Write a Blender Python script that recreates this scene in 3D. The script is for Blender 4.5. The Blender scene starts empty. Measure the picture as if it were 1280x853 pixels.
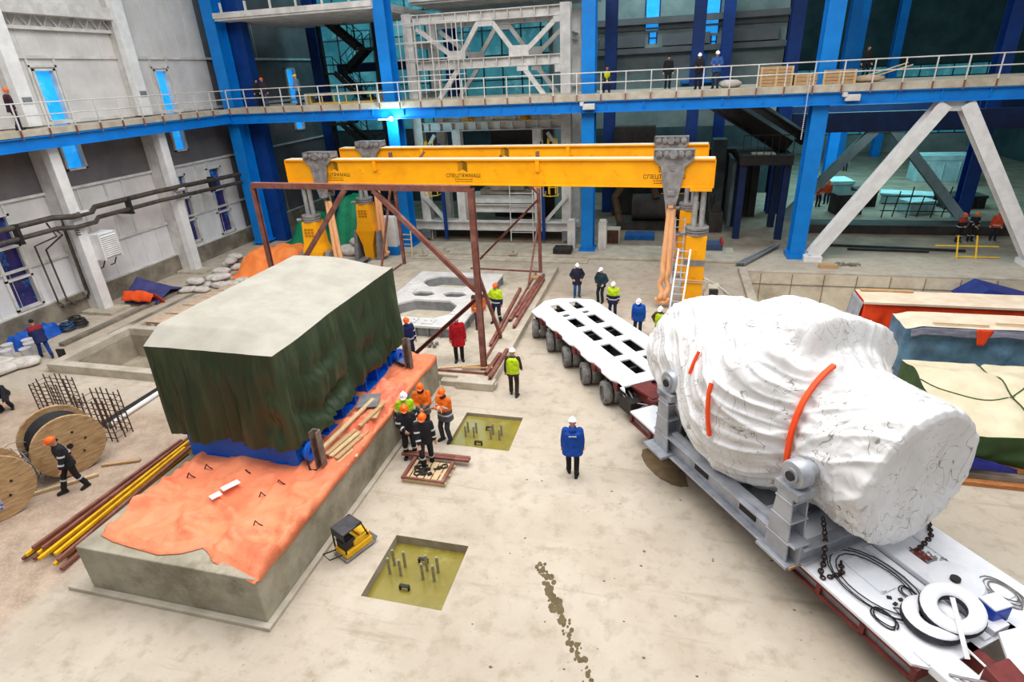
import bpy, math, random
from mathutils import Vector as V, Matrix, noise as NZ
random.seed(7)
sc = bpy.context.scene
COL = sc.collection
WL = {}
PI = math.pi
R = random.uniform

def lin(c):
    return tuple(((x/255)/12.92 if x/255 <= .04045 else ((x/255+.055)/1.055)**2.4) for x in c)

def mat(name, c, c2=None, scale=3.0, rough=.7, metal=0.0, bump=0.0, bscale=None, detail=5, stretch=(1,1,1), amt=None, emit=0, spec=.4, wave=None, c3=None, s3=.4):
    m = bpy.data.materials.new(name); m.use_nodes = True
    nt = m.node_tree; N = nt.nodes; L = nt.links
    b = N['Principled BSDF']
    b.inputs['Roughness'].default_value = rough; b.inputs['Metallic'].default_value = metal
    b.inputs['Specular IOR Level'].default_value = spec
    b.inputs['Base Color'].default_value = (*lin(c), 1)
    tc = N.new('ShaderNodeTexCoord'); mp = N.new('ShaderNodeMapping'); mp.inputs['Scale'].default_value = stretch
    L.new(tc.outputs['Object'], mp.inputs['Vector'])
    col = None
    if c2 is not None:
        n = N.new('ShaderNodeTexNoise'); n.inputs['Scale'].default_value = scale; n.inputs['Detail'].default_value = detail
        n.inputs['Roughness'].default_value = .62
        L.new(mp.outputs[0], n.inputs['Vector'])
        r = N.new('ShaderNodeMapRange'); lo, hi = amt or (.38, .62)
        r.inputs[1].default_value = lo; r.inputs[2].default_value = hi
        L.new(n.outputs[0], r.inputs[0])
        x = N.new('ShaderNodeMix'); x.data_type = 'RGBA'
        x.inputs[6].default_value = (*lin(c), 1); x.inputs[7].default_value = (*lin(c2), 1)
        L.new(r.outputs[0], x.inputs[0]); col = x.outputs[2]
    if c3 is not None:
        n = N.new('ShaderNodeTexNoise'); n.inputs['Scale'].default_value = s3; n.inputs['Detail'].default_value = 6
        n.inputs['Roughness'].default_value = .7
        L.new(tc.outputs['Object'], n.inputs['Vector'])
        r = N.new('ShaderNodeMapRange'); r.inputs[1].default_value = .52; r.inputs[2].default_value = .72
        L.new(n.outputs[0], r.inputs[0])
        x = N.new('ShaderNodeMix'); x.data_type = 'RGBA'
        if col: L.new(col, x.inputs[6])
        else: x.inputs[6].default_value = (*lin(c), 1)
        x.inputs[7].default_value = (*lin(c3), 1); L.new(r.outputs[0], x.inputs[0]); col = x.outputs[2]
    if col: L.new(col, b.inputs['Base Color'])
    if bump:
        if wave:
            w = N.new('ShaderNodeTexWave'); w.bands_direction = wave; w.inputs['Scale'].default_value = bscale or 3
            w.inputs['Distortion'].default_value = 0
            L.new(tc.outputs['Object'], w.inputs['Vector']); h = w.outputs[1]
        else:
            n = N.new('ShaderNodeTexNoise'); n.inputs['Scale'].default_value = bscale or scale*4; n.inputs['Detail'].default_value = 4
            L.new(mp.outputs[0], n.inputs['Vector']); h = n.outputs[0]
        bp = N.new('ShaderNodeBump'); bp.inputs['Strength'].default_value = min(1, bump); bp.inputs['Distance'].default_value = .03*max(1, bump)
        L.new(h, bp.inputs['Height']); L.new(bp.outputs[0], b.inputs['Normal'])
    if emit:
        b.inputs['Emission Strength'].default_value = emit
        if col: L.new(col, b.inputs['Emission Color'])
        else: b.inputs['Emission Color'].default_value = (*lin(c), 1)
    return m

def perp(d, up=None):
    d = d.normalized()
    up = V(up) if up else (V((0,0,1)) if abs(d.z) < .95 else V((0,1,0)))
    x = d.cross(up); x.normalize(); y = x.cross(d); y.normalize()
    return x, y

class MB:
    def __init__(s): s.v = []; s.f = []; s.mi = []; s.m = 0
    def add(s, vs, fs):
        n = len(s.v); s.v += [V(p) for p in vs]; s.f += [tuple(i+n for i in f) for f in fs]; s.mi += [s.m]*len(fs); return s
    def ob(s, c, a, b, d):                     # oriented box, half vectors a b d
        c, a, b, d = V(c), V(a), V(b), V(d)
        if a.cross(b).dot(d) < 0: d = -d
        p = [c+a*i+b*j+d*k for k in (-1,1) for j in (-1,1) for i in (-1,1)]
        return s.add(p, [(0,2,3,1),(4,5,7,6),(0,1,5,4),(2,6,7,3),(0,4,6,2),(1,3,7,5)])
    def box(s, x0, x1, y0, y1, z0, z1):
        return s.ob(((x0+x1)/2,(y0+y1)/2,(z0+z1)/2), ((x1-x0)/2,0,0), (0,(y1-y0)/2,0), (0,0,(z1-z0)/2))
    def cb(s, c, sx, sy, sz, rz=0):            # centred box, c = base centre
        a = V((math.cos(rz), math.sin(rz), 0)); b = V((-math.sin(rz), math.cos(rz), 0))
        return s.ob(V(c)+V((0,0,sz/2)), a*sx/2, b*sy/2, (0,0,sz/2))
    def bar(s, p, q, w, h=None, up=None):
        p, q = V(p), V(q); x, y = perp(q-p, up); h = h or w
        return s.ob((p+q)/2, x*w/2, y*h/2, (q-p)/2)
    def ibeam(s, p, q, w, h, t=.03, up=None):
        p, q = V(p), V(q); x, y = perp(q-p, up)
        s.ob((p+q)/2, x*t/2, y*(h/2-t), (q-p)/2)
        for k in (1,-1): s.ob((p+q)/2+y*(h/2-t/2)*k, x*w/2, y*t/2, (q-p)/2)
        return s
    def channel(s, p, q, w, h, t=.02, up=None):
        p, q = V(p), V(q); x, y = perp(q-p, up)
        s.ob((p+q)/2+x*(w/2-t/2), x*t/2, y*h/2, (q-p)/2)
        for k in (1,-1): s.ob((p+q)/2+y*(h/2-t/2)*k-x*t/2, x*(w/2-t/2), y*t/2, (q-p)/2)
        return s
    def tube(s, p, q, r0, r1=None, n=12, caps=True):
        p, q = V(p), V(q); r1 = r0 if r1 is None else r1; x, y = perp(q-p)
        vs = []
        for c, r in ((p, r0), (q, r1)):
            vs += [c+(x*math.cos(2*PI*i/n)+y*math.sin(2*PI*i/n))*r for i in range(n)]
        fs = [(i, i+n, (i+1) % n+n, (i+1) % n) for i in range(n)]
        if caps: fs += [tuple(range(n)), tuple(reversed(range(n, 2*n)))]
        return s.add(vs, fs)
    def ball(s, c, r, sx=1, sy=1, sz=1, nu=10, nv=7, M=None):
        c = V(c); vs = []; fs = []
        for j in range(nv+1):
            th = PI*j/nv
            for i in range(nu):
                ph = 2*PI*i/nu
                p = V((math.sin(th)*math.cos(ph)*sx, math.sin(th)*math.sin(ph)*sy, math.cos(th)*sz))*r
                vs.append(c+(M @ p if M else p))
        for j in range(nv):
            for i in range(nu):
                a, b = j*nu+i, j*nu+(i+1) % nu
                fs.append((a, a+nu, b+nu, b))
        return s.add(vs, fs)
    def cap(s, p, q, r0, r1, n=10):
        s.tube(p, q, r0, r1, n); s.ball(p, r0, nu=n, nv=6); s.ball(q, r1, nu=n, nv=6); return s
    def path(s, pts, r, n=8, closed=False):
        pts = [V(p) for p in pts]; m = len(pts); vs = []; fs = []; x = None
        for k, p in enumerate(pts):
            a = pts[(k-1) % m] if (closed or k) else p; b = pts[(k+1) % m] if (closed or k < m-1) else p
            d = (b-a).normalized()
            if x is None: x, y = perp(d)
            else:
                x = x-d*x.dot(d)
                if x.length < 1e-5: x, y = perp(d)
                x.normalize(); y = x.cross(d)
            vs += [p+(x*math.cos(2*PI*i/n)+y*math.sin(2*PI*i/n))*r for i in range(n)]
        for k in range(m if closed else m-1):
            for i in range(n):
                a, b = k*n+i, k*n+(i+1) % n; c, d = ((k+1) % m)*n+i, ((k+1) % m)*n+(i+1) % n
                fs.append((a, c, d, b))
        if not closed: fs += [tuple(range(n)), tuple(reversed(range((m-1)*n, m*n)))]
        return s.add(vs, fs)
    def prism(s, poly, d):                     # 3D polygon extruded by vector d
        poly = [V(p) for p in poly]; d = V(d); n = len(poly)
        nrm = V((0,0,0))
        for i in range(n): nrm += poly[i].cross(poly[(i+1) % n])
        if nrm.dot(d) > 0: poly = poly[::-1]
        vs = poly+[p+d for p in poly]
        fs = [tuple(range(n)), tuple(reversed(range(n, 2*n)))]+[(i, i+n, (i+1) % n+n, (i+1) % n) for i in range(n)]
        return s.add(vs, fs)
    def lathe(s, prof, c, ax, n=24):           # prof: (radius, height) pairs about axis ax from c
        c, ax = V(c), V(ax).normalized(); x, y = perp(ax); vs = []; fs = []; m = len(prof)
        for r, h in prof:
            vs += [c+ax*h+(x*math.cos(2*PI*i/n)+y*math.sin(2*PI*i/n))*max(r, 1e-4) for i in range(n)]
        for k in range(m-1):
            for i in range(n):
                a, b = k*n+i, k*n+(i+1) % n
                fs.append((a, a+n, b+n, b))
        return s.add(vs, fs)
    def loft(s, rings, n=14, caps=True):       # rings: (centre, half-axis x, half-axis y, power)
        vs = []; fs = []; m = len(rings)
        for r in rings:
            c, a, b = V(r[0]), V(r[1]), V(r[2]); pw = r[3] if len(r) > 3 else 1
            for i in range(n):
                t = 2*PI*i/n; cx, sx = math.cos(t), math.sin(t)
                vs.append(c+a*math.copysign(abs(cx)**pw, cx)+b*math.copysign(abs(sx)**pw, sx))
        for k in range(m-1):
            for i in range(n):
                p, q = k*n+i, k*n+(i+1) % n
                fs.append((p, q, q+n, p+n))
        if caps: fs += [tuple(reversed(range(n))), tuple(range((m-1)*n, m*n))]
        return s.add(vs, fs)
    def grid(s, fn, nu, nv, wrap=False):
        vs = [fn(i/nu, j/nv) for j in range(nv+1) for i in range(nu if wrap else nu+1)]
        w = nu if wrap else nu+1; fs = []
        for j in range(nv):
            for i in range(nu):
                a, b = j*w+i, j*w+(i+1) % w
                fs.append((a, b, b+w, a+w))
        return s.add(vs, fs)
    def build(s, name, mats, parent=None, smooth=None, bevel=0, solid=0, sub=0, origin=None):
        if not isinstance(mats, (list, tuple)): mats = [mats]
        if parent is not None: o0 = WL[parent.name]
        elif origin: o0 = V(origin)
        else:
            xs = [p.x for p in s.v]; ys = [p.y for p in s.v]
            o0 = V(((min(xs)+max(xs))/2, (min(ys)+max(ys))/2, min(p.z for p in s.v)))
        me = bpy.data.meshes.new(name); me.from_pydata([p-o0 for p in s.v], [], s.f); 
        for m in mats: me.materials.append(m)
        me.polygons.foreach_set('material_index', s.mi)
        if smooth is not None:
            me.polygons.foreach_set('use_smooth', [True]*len(s.f))
            if smooth < 179: me.set_sharp_from_angle(angle=math.radians(smooth))
        me.update()
        o = bpy.data.objects.new(name, me); COL.objects.link(o)
        if parent is not None: o.parent = parent; WL[o.name] = V(o0)
        else: o.location = o0; WL[o.name] = V(o0)
        if solid:
            md = o.modifiers.new('thickness', 'SOLIDIFY'); md.thickness = solid; md.offset = 0
        if bevel:
            md = o.modifiers.new('edges', 'BEVEL'); md.width = bevel; md.segments = 2; md.limit_method = 'ANGLE'
        if sub:
            md = o.modifiers.new('soft', 'SUBSURF'); md.levels = sub; md.render_levels = sub
        return o

def tag(o, label=None, cat=None, group=None, kind=None):
    if label: o['label'] = label
    if cat: o['category'] = cat
    if group: o['group'] = group
    if kind: o['kind'] = kind
    return o

def thing(name, label, cat, loc, group=None):
    o = bpy.data.objects.new(name, None); COL.objects.link(o); o.location = loc; o.empty_display_size = .3
    WL[o.name] = V(loc)
    return tag(o, label, cat, group)

def struct(name, mb, m, **k):
    return tag(mb.build(name, m, **k), kind='structure')

def copy_tree(o, parent=None, loc=None, rz=None, label=None, group=None):
    c = o.copy(); COL.objects.link(c)
    if parent is not None: c.parent = parent
    if loc is not None: c.location = loc; WL[c.name] = V(loc)
    if rz is not None: c.rotation_euler = (0, 0, rz)
    if label: c['label'] = label
    if group: c['group'] = group
    for ch in list(o.children): copy_tree(ch, c)
    return c

def sm(x, a=0, b=1):
    t = max(0, min(1, (x-a)/(b-a))); return t*t*(3-2*t)

def nz(x, y, z=0, s=1):
    return NZ.noise(V((x*s, y*s, z*s)))
def fb(x, y, z=0, s=1, o=4):
    return sum(NZ.noise(V((x*s*2**k, y*s*2**k, z*s*2**k+k*7)))*.5**k for k in range(o))

# ---------------------------------------------------------------- camera
F_PX, YAW, PITCH, ROLL = 726.303, -.2683995, .4344185, .0509065
fw = V((math.sin(YAW)*math.cos(PITCH), math.cos(YAW)*math.cos(PITCH), -math.sin(PITCH)))
rt = V((math.cos(YAW), -math.sin(YAW), 0)); dn = fw.cross(rt)
r2 = rt*math.cos(ROLL)+dn*math.sin(ROLL); d2 = -rt*math.sin(ROLL)+dn*math.cos(ROLL)
cam = bpy.data.cameras.new('camera'); cam.sensor_width = 36; cam.lens = 36*F_PX/1280; cam.clip_end = 400
co = bpy.data.objects.new('camera', cam); COL.objects.link(co)
M = Matrix((r2, -d2, -fw)).transposed().to_4x4(); M.translation = V((0, 0, 10.4)); co.matrix_world = M
sc.camera = co

# ---------------------------------------------------------------- materials
CONC = mat('concrete', (176,166,148), (148,138,120), 1.2, .85, bump=.25, bscale=9, c3=(120,110,94), s3=.5)
CONC_L = mat('pale_concrete', (198,189,173), (174,164,146), 1.5, .85, bump=.2, bscale=8)
CONC_D = mat('grey_concrete', (150,142,128), (112,104,92), .9, .85, bump=.3, bscale=6, c3=(96,88,74), s3=.8)
BLUE = mat('blue_steel', (0,130,218), (0,118,204), 1.2, .45)
BLUE_D = mat('dark_and_shaded_blue_steel', (6,62,140), (4,50,118), 1.2, .5)  # doubles as a shaded copy of the blue for columns in the gloom
NAVY = mat('navy_steel', (10,38,84), (8,30,66), 1.5, .5)
YEL = mat('yellow_paint', (255,178,8), (246,164,6), .8, .4, c3=(236,150,4), s3=.35)
YEL2 = mat('yellow_bar', (240,190,20), (214,158,14), 4, .5)
RUST = mat('rust_primer', (140,88,76), (118,70,60), 3, .75, c3=(164,120,108), s3=1.2)
GREY = mat('grey_steel', (150,152,156), (124,126,130), 2.5, .5, .3)
GREY_D = mat('dark_grey_steel', (84,86,90), (64,66,70), 2.5, .5, .3)
SILV = mat('silver_paint', (176,180,188), (150,154,162), 2, .4, .35)
WHITE = mat('white_paint', (238,238,238), (222,222,222), 2, .6)
OFFW = mat('off_white_steel', (224,222,218), (196,194,190), 1.4, .6)
PANEL = mat('wall_panel', (222,219,217), (204,201,199), .6, .6)
PANEL_W = mat('light_wall_panel', (230,230,232), (214,214,216), .6, .6)
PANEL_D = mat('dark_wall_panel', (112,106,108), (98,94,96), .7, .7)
BLACK = mat('black_rubber', (26,26,28), (38,38,40), 6, .7)
TYRE = mat('tyre_rubber', (142,140,138), (104,102,100), 5, .85)
DARK = mat('dark_steel', (46,42,42), (32,30,30), 4, .6)
WOOD = mat('timber', (206,170,126), (176,138,98), 5, .8, stretch=(1,8,8))
WOOD_P = mat('pale_timber', (220,196,156), (196,166,122), 5, .8, stretch=(8,1,8))
WOOD_O = mat('orange_timber', (196,132,78), (166,104,58), 5, .8, stretch=(1,6,6))
SNOW = mat('snow', (240,241,246), (228,231,238), 2, .8, bump=.15, bscale=10)
# ---------------------------------------------------------------- setting
def floor_mat():
    m = bpy.data.materials.new('hall_floor'); m.use_nodes = True
    nt = m.node_tree; N = nt.nodes; L = nt.links; b = N['Principled BSDF']; b.inputs['Roughness'].default_value = .8
    b.inputs['Specular IOR Level'].default_value = .3
    tc = N.new('ShaderNodeTexCoord')
    def noi(scale, lo, hi, det=6, st=(1,1,1), rot=0):
        mp = N.new('ShaderNodeMapping'); mp.inputs['Scale'].default_value = st; mp.inputs['Rotation'].default_value = (0,0,rot)
        L.new(tc.outputs['Object'], mp.inputs[0])
        n = N.new('ShaderNodeTexNoise'); n.inputs['Scale'].default_value = scale; n.inputs['Detail'].default_value = det; n.inputs['Roughness'].default_value = .65
        L.new(mp.outputs[0], n.inputs['Vector'])
        r = N.new('ShaderNodeMapRange'); r.inputs[1].default_value = lo; r.inputs[2].default_value = hi; L.new(n.outputs[0], r.inputs[0]); return r.outputs[0]
    def mix(fac, a, c, k=1.0):
        x = N.new('ShaderNodeMix'); x.data_type = 'RGBA'
        if k != 1:
            q = N.new('ShaderNodeMath'); q.operation = 'MULTIPLY'; q.inputs[1].default_value = k; L.new(fac, q.inputs[0]); fac = q.outputs[0]
        L.new(fac, x.inputs[0])
        if isinstance(a, tuple): x.inputs[6].default_value = (*lin(a),1)
        else: L.new(a, x.inputs[6])
        if isinstance(c, tuple): x.inputs[7].default_value = (*lin(c),1)
        else: L.new(c, x.inputs[7])
        return x.outputs[2]
    c = mix(noi(.35,.35,.68), (198,187,171), (177,164,147))
    c = mix(noi(2.2,.5,.75), c, (152,139,120), .75)
    c = mix(noi(.9,.58,.72,8,(.25,2.2,1),-.25), c, (150,135,116), .7)          # wheel marks
    c = mix(noi(9,.62,.72), c, (132,118,100), .6)
    # rougher dusty screed along the west side
    sp = N.new('ShaderNodeSeparateXYZ'); L.new(tc.outputs['Object'], sp.inputs[0])
    ax = N.new('ShaderNodeMath'); ax.operation = 'ADD'; L.new(sp.outputs[0], ax.inputs[0])
    wob = noi(.5,0,1,3); L.new(wob, ax.inputs[1])
    rg = N.new('ShaderNodeMapRange'); rg.inputs[1].default_value = -12.4; rg.inputs[2].default_value = -13.0; L.new(ax.outputs[0], rg.inputs[0])
    ry = N.new('ShaderNodeMapRange'); ry.inputs[1].default_value = 14.6; ry.inputs[2].default_value = 13.6; L.new(sp.outputs[1], ry.inputs[0])
    rr = N.new('ShaderNodeMath'); rr.operation = 'MULTIPLY'; L.new(rg.outputs[0], rr.inputs[0]); L.new(ry.outputs[0], rr.inputs[1])
    dusty = mix(noi(1.6,.35,.65), (190,166,146), (150,128,110))
    dusty = mix(noi(14,.5,.7), dusty, (206,188,170), .6)
    c = mix(rr.outputs[0], c, dusty, .85)
    # far hall floor colour is darkened to stand for the gloom there
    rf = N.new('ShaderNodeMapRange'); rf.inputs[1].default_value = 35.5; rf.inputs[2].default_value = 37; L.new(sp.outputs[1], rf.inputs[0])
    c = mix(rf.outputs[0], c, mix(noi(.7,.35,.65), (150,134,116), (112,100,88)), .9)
    L.new(c, b.inputs['Base Color'])
    n = N.new('ShaderNodeTexNoise'); n.inputs['Scale'].default_value = 7; L.new(tc.outputs['Object'], n.inputs['Vector'])
    bp = N.new('ShaderNodeBump'); bp.inputs['Strength'].default_value = .25; bp.inputs['Distance'].default_value = .03
    L.new(n.outputs[0], bp.inputs['Height']); L.new(bp.outputs[0], b.inputs['Normal'])
    return m
FLOOR = floor_mat()
HOLES = [(-6.06,-4.11,13.94,15.82,-1.0), (-6.0,-4.1,8.09,9.99,-1.0), (-23.9,-17.2,16.25,19.6,-1.1), (4.45,30,24.6,32,-3.2)]
xs = sorted({-31, 34} | {h[i] for h in HOLES for i in (0,1)}); ys = sorted({-6, 82} | {h[i] for h in HOLES for i in (2,3)})
fl = MB(); vid = {}
for i, x in enumerate(xs):
    for j, y in enumerate(ys): vid[i,j] = len(fl.v); fl.v.append(V((x,y,0)))
for i in range(len(xs)-1):
    for j in range(len(ys)-1):
        mx, my = (xs[i]+xs[i+1])/2, (ys[j]+ys[j+1])/2
        if any(h[0] < mx < h[1] and h[2] < my < h[3] for h in HOLES): continue
        fl.f.append((vid[i,j], vid[i+1,j], vid[i+1,j+1], vid[i,j+1])); fl.mi.append(0)
fl.m = 1
for (x0,x1,y0,y1,z) in HOLES:
    fl.m = 2 if z < -3 else 1
    p = [(x0,y0),(x1,y0),(x1,y1),(x0,y1)]
    vs = [(a,b,0) for a,b in p]+[(a,b,z) for a,b in p]
    fl.add(vs, [(i,(i+1)%4,(i+1)%4+4,i+4) for i in range(4)]+[(4,5,6,7)])
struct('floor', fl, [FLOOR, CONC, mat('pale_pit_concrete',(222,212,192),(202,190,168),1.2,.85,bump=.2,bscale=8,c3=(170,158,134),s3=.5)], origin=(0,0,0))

# raised apron in front of the far columns, slab under the rusty frame, kerbs
a = MB(); a.box(-16.6, 4.1, 33.5, 36.2, 0, .16); a.box(-15.4,-4.2,32.6,33.5,0,.07)
struct('trim_1', a, CONC_L, bevel=.03)
a = MB(); a.box(-17.2,-5.62,17.75,31.2,0,.3); a.box(-7.62,-5.5,17.45,17.75,0,.2); a.box(-7.0,-5.55,17.3,17.75,0,.3)
struct('trim_2', a, CONC_L, bevel=.02)
a = MB()                                                  # curb round the empty basin by the west wall
a.box(-24.3,-17,15.85,16.25,0,.36); a.box(-24.3,-23.9,16.25,20.0,0,.36); a.box(-23.9,-17,19.6,20.0,0,.36)
struct('trim_3', a, CONC_L, bevel=.02)
a = MB(); a.box(4.05,4.45,24.6,32.3,-.02,.22); a.box(4.45,24,32,32.4,-.02,.1); struct('trim_4', a, CONC_L, bevel=.02)
a = MB(); a.box(-26.3,-26.0,18,34,0,.16); a.box(-25.2,-24.9,19.5,30,0,.03); struct('trim_5', a, CONC_D, bevel=.02)
a = MB()                                                  # formwork seams on the pit wall
for k in range(12): a.box(5.2+1.55*k, 5.23+1.55*k, 31.965, 32.0, -3.2, -.02)
a.box(4.45,24,31.965,32,-.62,-.59)
struct('trim_6', a, CONC_D)

# west wall (wall_left): plinth, panels, ledges, with window openings
XW = -29.3
wins = [(18.9,20.1,1.2,5.5),(30.25,31.1,1.35,5.5),(33.1,34.35,1.2,5.5),(23.75,24.8,6.9,11.5),(31.0,31.95,6.9,11.4),(38.6,39.8,6.9,11.4),(44,45.2,6.9,11.4)]
w = MB()
ysc = sorted({10, 35.6, 62} | {v for q in wins for v in q[:2]}); zsc = sorted({0,1.0,3.0,6.05,8.2,12.05,24} | {v for q in wins for v in q[2:]})
for i in range(len(ysc)-1):
    for j in range(len(zsc)-1):
        my, mz = (ysc[i]+ysc[i+1])/2, (zsc[j]+zsc[j+1])/2
        if any(q[0] < my < q[1] and q[2] < mz < q[3] for q in wins): continue
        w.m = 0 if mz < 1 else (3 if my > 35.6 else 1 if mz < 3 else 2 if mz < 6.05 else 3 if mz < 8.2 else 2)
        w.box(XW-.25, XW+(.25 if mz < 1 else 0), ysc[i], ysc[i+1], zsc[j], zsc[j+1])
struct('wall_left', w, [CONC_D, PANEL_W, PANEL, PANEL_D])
t = MB()
for z, h in ((1.0,.14),(3.0,.12),(6.05,.12),(9.15,.16),(12.05,.14)): t.box(XW, XW+.12, 10, 62, z-h/2, z+h/2)
for y0,y1,z0,z1 in wins[3:5]:
    for yy in (y0-.22,y1+.1): t.box(XW,XW+.1,yy,yy+.12,9.2,12)
    t.box(XW,XW+.1,y0-.2,y1+.2,z1+.1,z1+.2)
for y0 in (16.0,22.5,29.2,35.6):
    for k in range(1,6): t.box(XW, XW+.02, y0+k*1.06-.02, y0+k*1.06, 12.1, 20); t.box(XW, XW+.02, y0+k*1.06-.02, y0+k*1.06, 1.05, 2.95)
    for k in (1.3,2.9,4.0): t.box(XW, XW+.07, y0+k, y0+k+.1, 3.06, 6)
struct('trim_7', t, OFFW)
t = MB()                                                  # white trusses and beams over the upper bays
t.box(XW+.02, XW+.7, 22, 28.9, 13.8, 14.35)
t.box(XW+.05, XW+.25, 22.6, 28.8, 13.2, 13.35)
for k in range(8): t.bar((XW+.15,22.7+.75*k,13.3),(XW+.15,23.1+.75*k,13.9),.06); t.bar((XW+.15,23.1+.75*k,13.9),(XW+.15,23.45+.75*k,13.3),.06)
struct('trim_8', t, OFFW)
SKYB = mat('evening_window', (20,150,240), (60,180,250), .5, .1, emit=.75, c3=(130,200,245), s3=.6)
PURP = mat('dusk_window', (44,40,96), (30,30,70), 1.1, .1, emit=.25, c3=(20,150,235), s3=.9)
for i, q in enumerate(wins):
    f = MB(); y0,y1,z0,z1 = q
    for yy in (y0,y1): f.box(XW-.16, XW+.1, yy-.06, yy+.06, z0-.06, z1+.06)
    nb = 3 if z0 < 5 else 2
    for k in range(nb+1): zz = z0+(z1-z0)*k/nb; f.box(XW-.16, XW+.1, y0-.06, y1+.06, zz-.05, zz+.05)
    wf = struct('window_%d' % (i+1), f, OFFW, origin=(XW, (y0+y1)/2, z0))
    g = MB(); g.box(XW-.2, XW-.17, y0, y1, z0, z1); g.build('pane', PURP if z0 < 5 else SKYB, wf)
# columns along the west wall
for i, y in enumerate((15.6, 22.3, 28.9)):
    c = MB(); c.box(XW+.02,-28.35,y-.18,y+.18,.12,8.15); c.m = 2; c.box(-28.4,-27.95,y-.27,y+.27,.12,8.15); c.m = 0
    c.box(XW+.02,-28.75,y-.2,y+.2,9.1,24); c.m = 2; c.box(-28.8,-28.4,y-.33,y+.33,9.1,24)
    c.m = 1; c.box(XW+.3,-27.1,y-.75,y+.5,0,.13)
    struct('trim_%d' % (9+i), c, [OFFW, CONC_L, WHITE], bevel=.015)

# galleries: deck, concrete edge, blue beam
g = MB(); g.box(XW, -27.45, 10, 34.6, 8.75, 9.02); g.box(-27.5, 30, 34.3, 39.0, 8.72, 9.08)
struct('trim_12', g, CONC_L, bevel=.015)
g = MB()
g.ibeam((-27.6,10,8.45),(-27.6,34.5,8.45),.34,.56,.05); g.ibeam((-27.6,34.5,8.42),(30,34.5,8.42),.34,.6,.05)
for k in range(29): g.box(-27.45+2*k-.03,-27.45+2*k+.03,34.4,39,8.3,8.72)
struct('trim_13', g, BLUE)
# blue columns of the far row and the rows behind
def hcol(mb, x, y, z0, z1, w=.62, d=.9):
    mb.box(x-w/2, x+w/2, y, y+.06, z0, z1); mb.box(x-w/2, x+w/2, y+d-.06, y+d, z0, z1); mb.box(x-.06, x+.06, y+.06, y+d-.06, z0, z1)
n = 14
for x, w_ in ((-27.75,.8),(-16.42,.72),(-4.5,.72),(7.4,.78),(19.6,.78)):
    c = MB(); hcol(c, x, 34.75, 0, 24, w_, 1.0)
    c.box(x-w_*.5-.12, x+w_*.5+.12, 34.6, 35.85, .16 if x < 4 else 0, .26)
    if x < -27: c.m = 1; c.box(x-.5, x+1.35, 35.9, 36.6, 0, 24)  # shade on the corner column is put into its colour
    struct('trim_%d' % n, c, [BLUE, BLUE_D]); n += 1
for x, y in ((-26.5,44),(-16.4,46),(-4.4,46),(-9.5,52),(3.8,52),(7.6,46),(19.8,46),(13.6,57),(24.5,57),(1.5,46),(10.6,70),(17.4,70),(22,74)):
    c = MB(); hcol(c, x, y, 0, 24, .8, .9); struct('trim_%d' % n, c, BLUE if y > 56 else BLUE_D); n += 1
# upper mezzanine with a ribbed underside, roof, and the end walls of the far hall
s = MB(); s.box(-27.2,-16.7,34.5,43.5,14.1,14.4)
for k in range(30): s.box(-27.2,-16.7,34.6+.3*k,34.72+.3*k,13.98,14.1)
s.box(-16.0,-4.9,38.2,46,14.5,14.7)
for k in range(12): s.box(-16.0,-4.9,38.4+.6*k,38.6+.6*k,14.38,14.5)
for k in range(6): s.box(-26.6+1.7*k,-26.5+1.7*k,34.5,34.6,14.4,14.9)
struct('trim_%d' % n, s, OFFW); n += 1
s = MB(); s.box(-29.5, 34, 36.2, 82, 22, 22.3); struct('ceiling', s, PANEL_D)
BAYW = mat('bay_wall', (150,160,158), (120,134,134), .4, .7)
BAYD = mat('bay_shaded_wall', (70,92,96), (52,72,78), .5, .8)  # dark tone puts the unlit bay's gloom into the walls
s = MB()                                                 # far wall: two depths, with tall window strips
fw_w = [(-2.45,-1.35,12.85,18),(2.1,3.2,12.4,18),(-2.1,-1.5,11.9,12.7),(2.7,3.1,11.4,12.2)]
s.m = 0
xx = sorted({-8.6,8.5}|{v for q in fw_w for v in q[:2]}); zz = sorted({0,5.5,22}|{v for q in fw_w for v in q[2:]})
for i in range(len(xx)-1):
    for j in range(len(zz)-1):
        mx, mz = (xx[i]+xx[i+1])/2, (zz[j]+zz[j+1])/2
        if any(q[0] < mx < q[1] and q[2] < mz < q[3] for q in fw_w): continue
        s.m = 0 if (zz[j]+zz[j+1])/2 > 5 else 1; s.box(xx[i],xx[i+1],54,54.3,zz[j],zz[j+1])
s.m = 1; s.box(8.2,8.5,54,78,0,22); s.box(8.5,34,78,78.3,9,22); s.m = 0; s.box(8.5,34,78,78.3,0,2); s.m = 1; s.box(33.7,34,36,78,0,22)
s.m = 0; s.box(-8.8,-8.5,46,54,0,22); s.m = 1; s.box(-29.5,-8.6,50,50.3,0,6.2); s.box(-29.5,-8.6,50,50.3,17,22)
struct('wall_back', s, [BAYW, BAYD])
for q in fw_w:
    k = wins.index(wins[-1])+2+fw_w.index(q)
    f = MB(); f.box(q[0],q[1],54.1,54.13,q[2],q[3]); f.m = 1
    for xx_ in q[:2]: f.box(xx_-.05, xx_+.05, 53.95, 54.2, q[2], q[3])
    f.box(q[0],q[1],53.95,54.2,(q[2]+q[3])/2-.05,(q[2]+q[3])/2+.05)
    struct('window_%d' % k, f, [SKYB, BLUE_D])
TGL = mat('teal_glazing_and_glow_wall',(70,150,162),(44,112,128),.35,.3,emit=.45,c3=(120,190,196),s3=.5)
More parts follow.
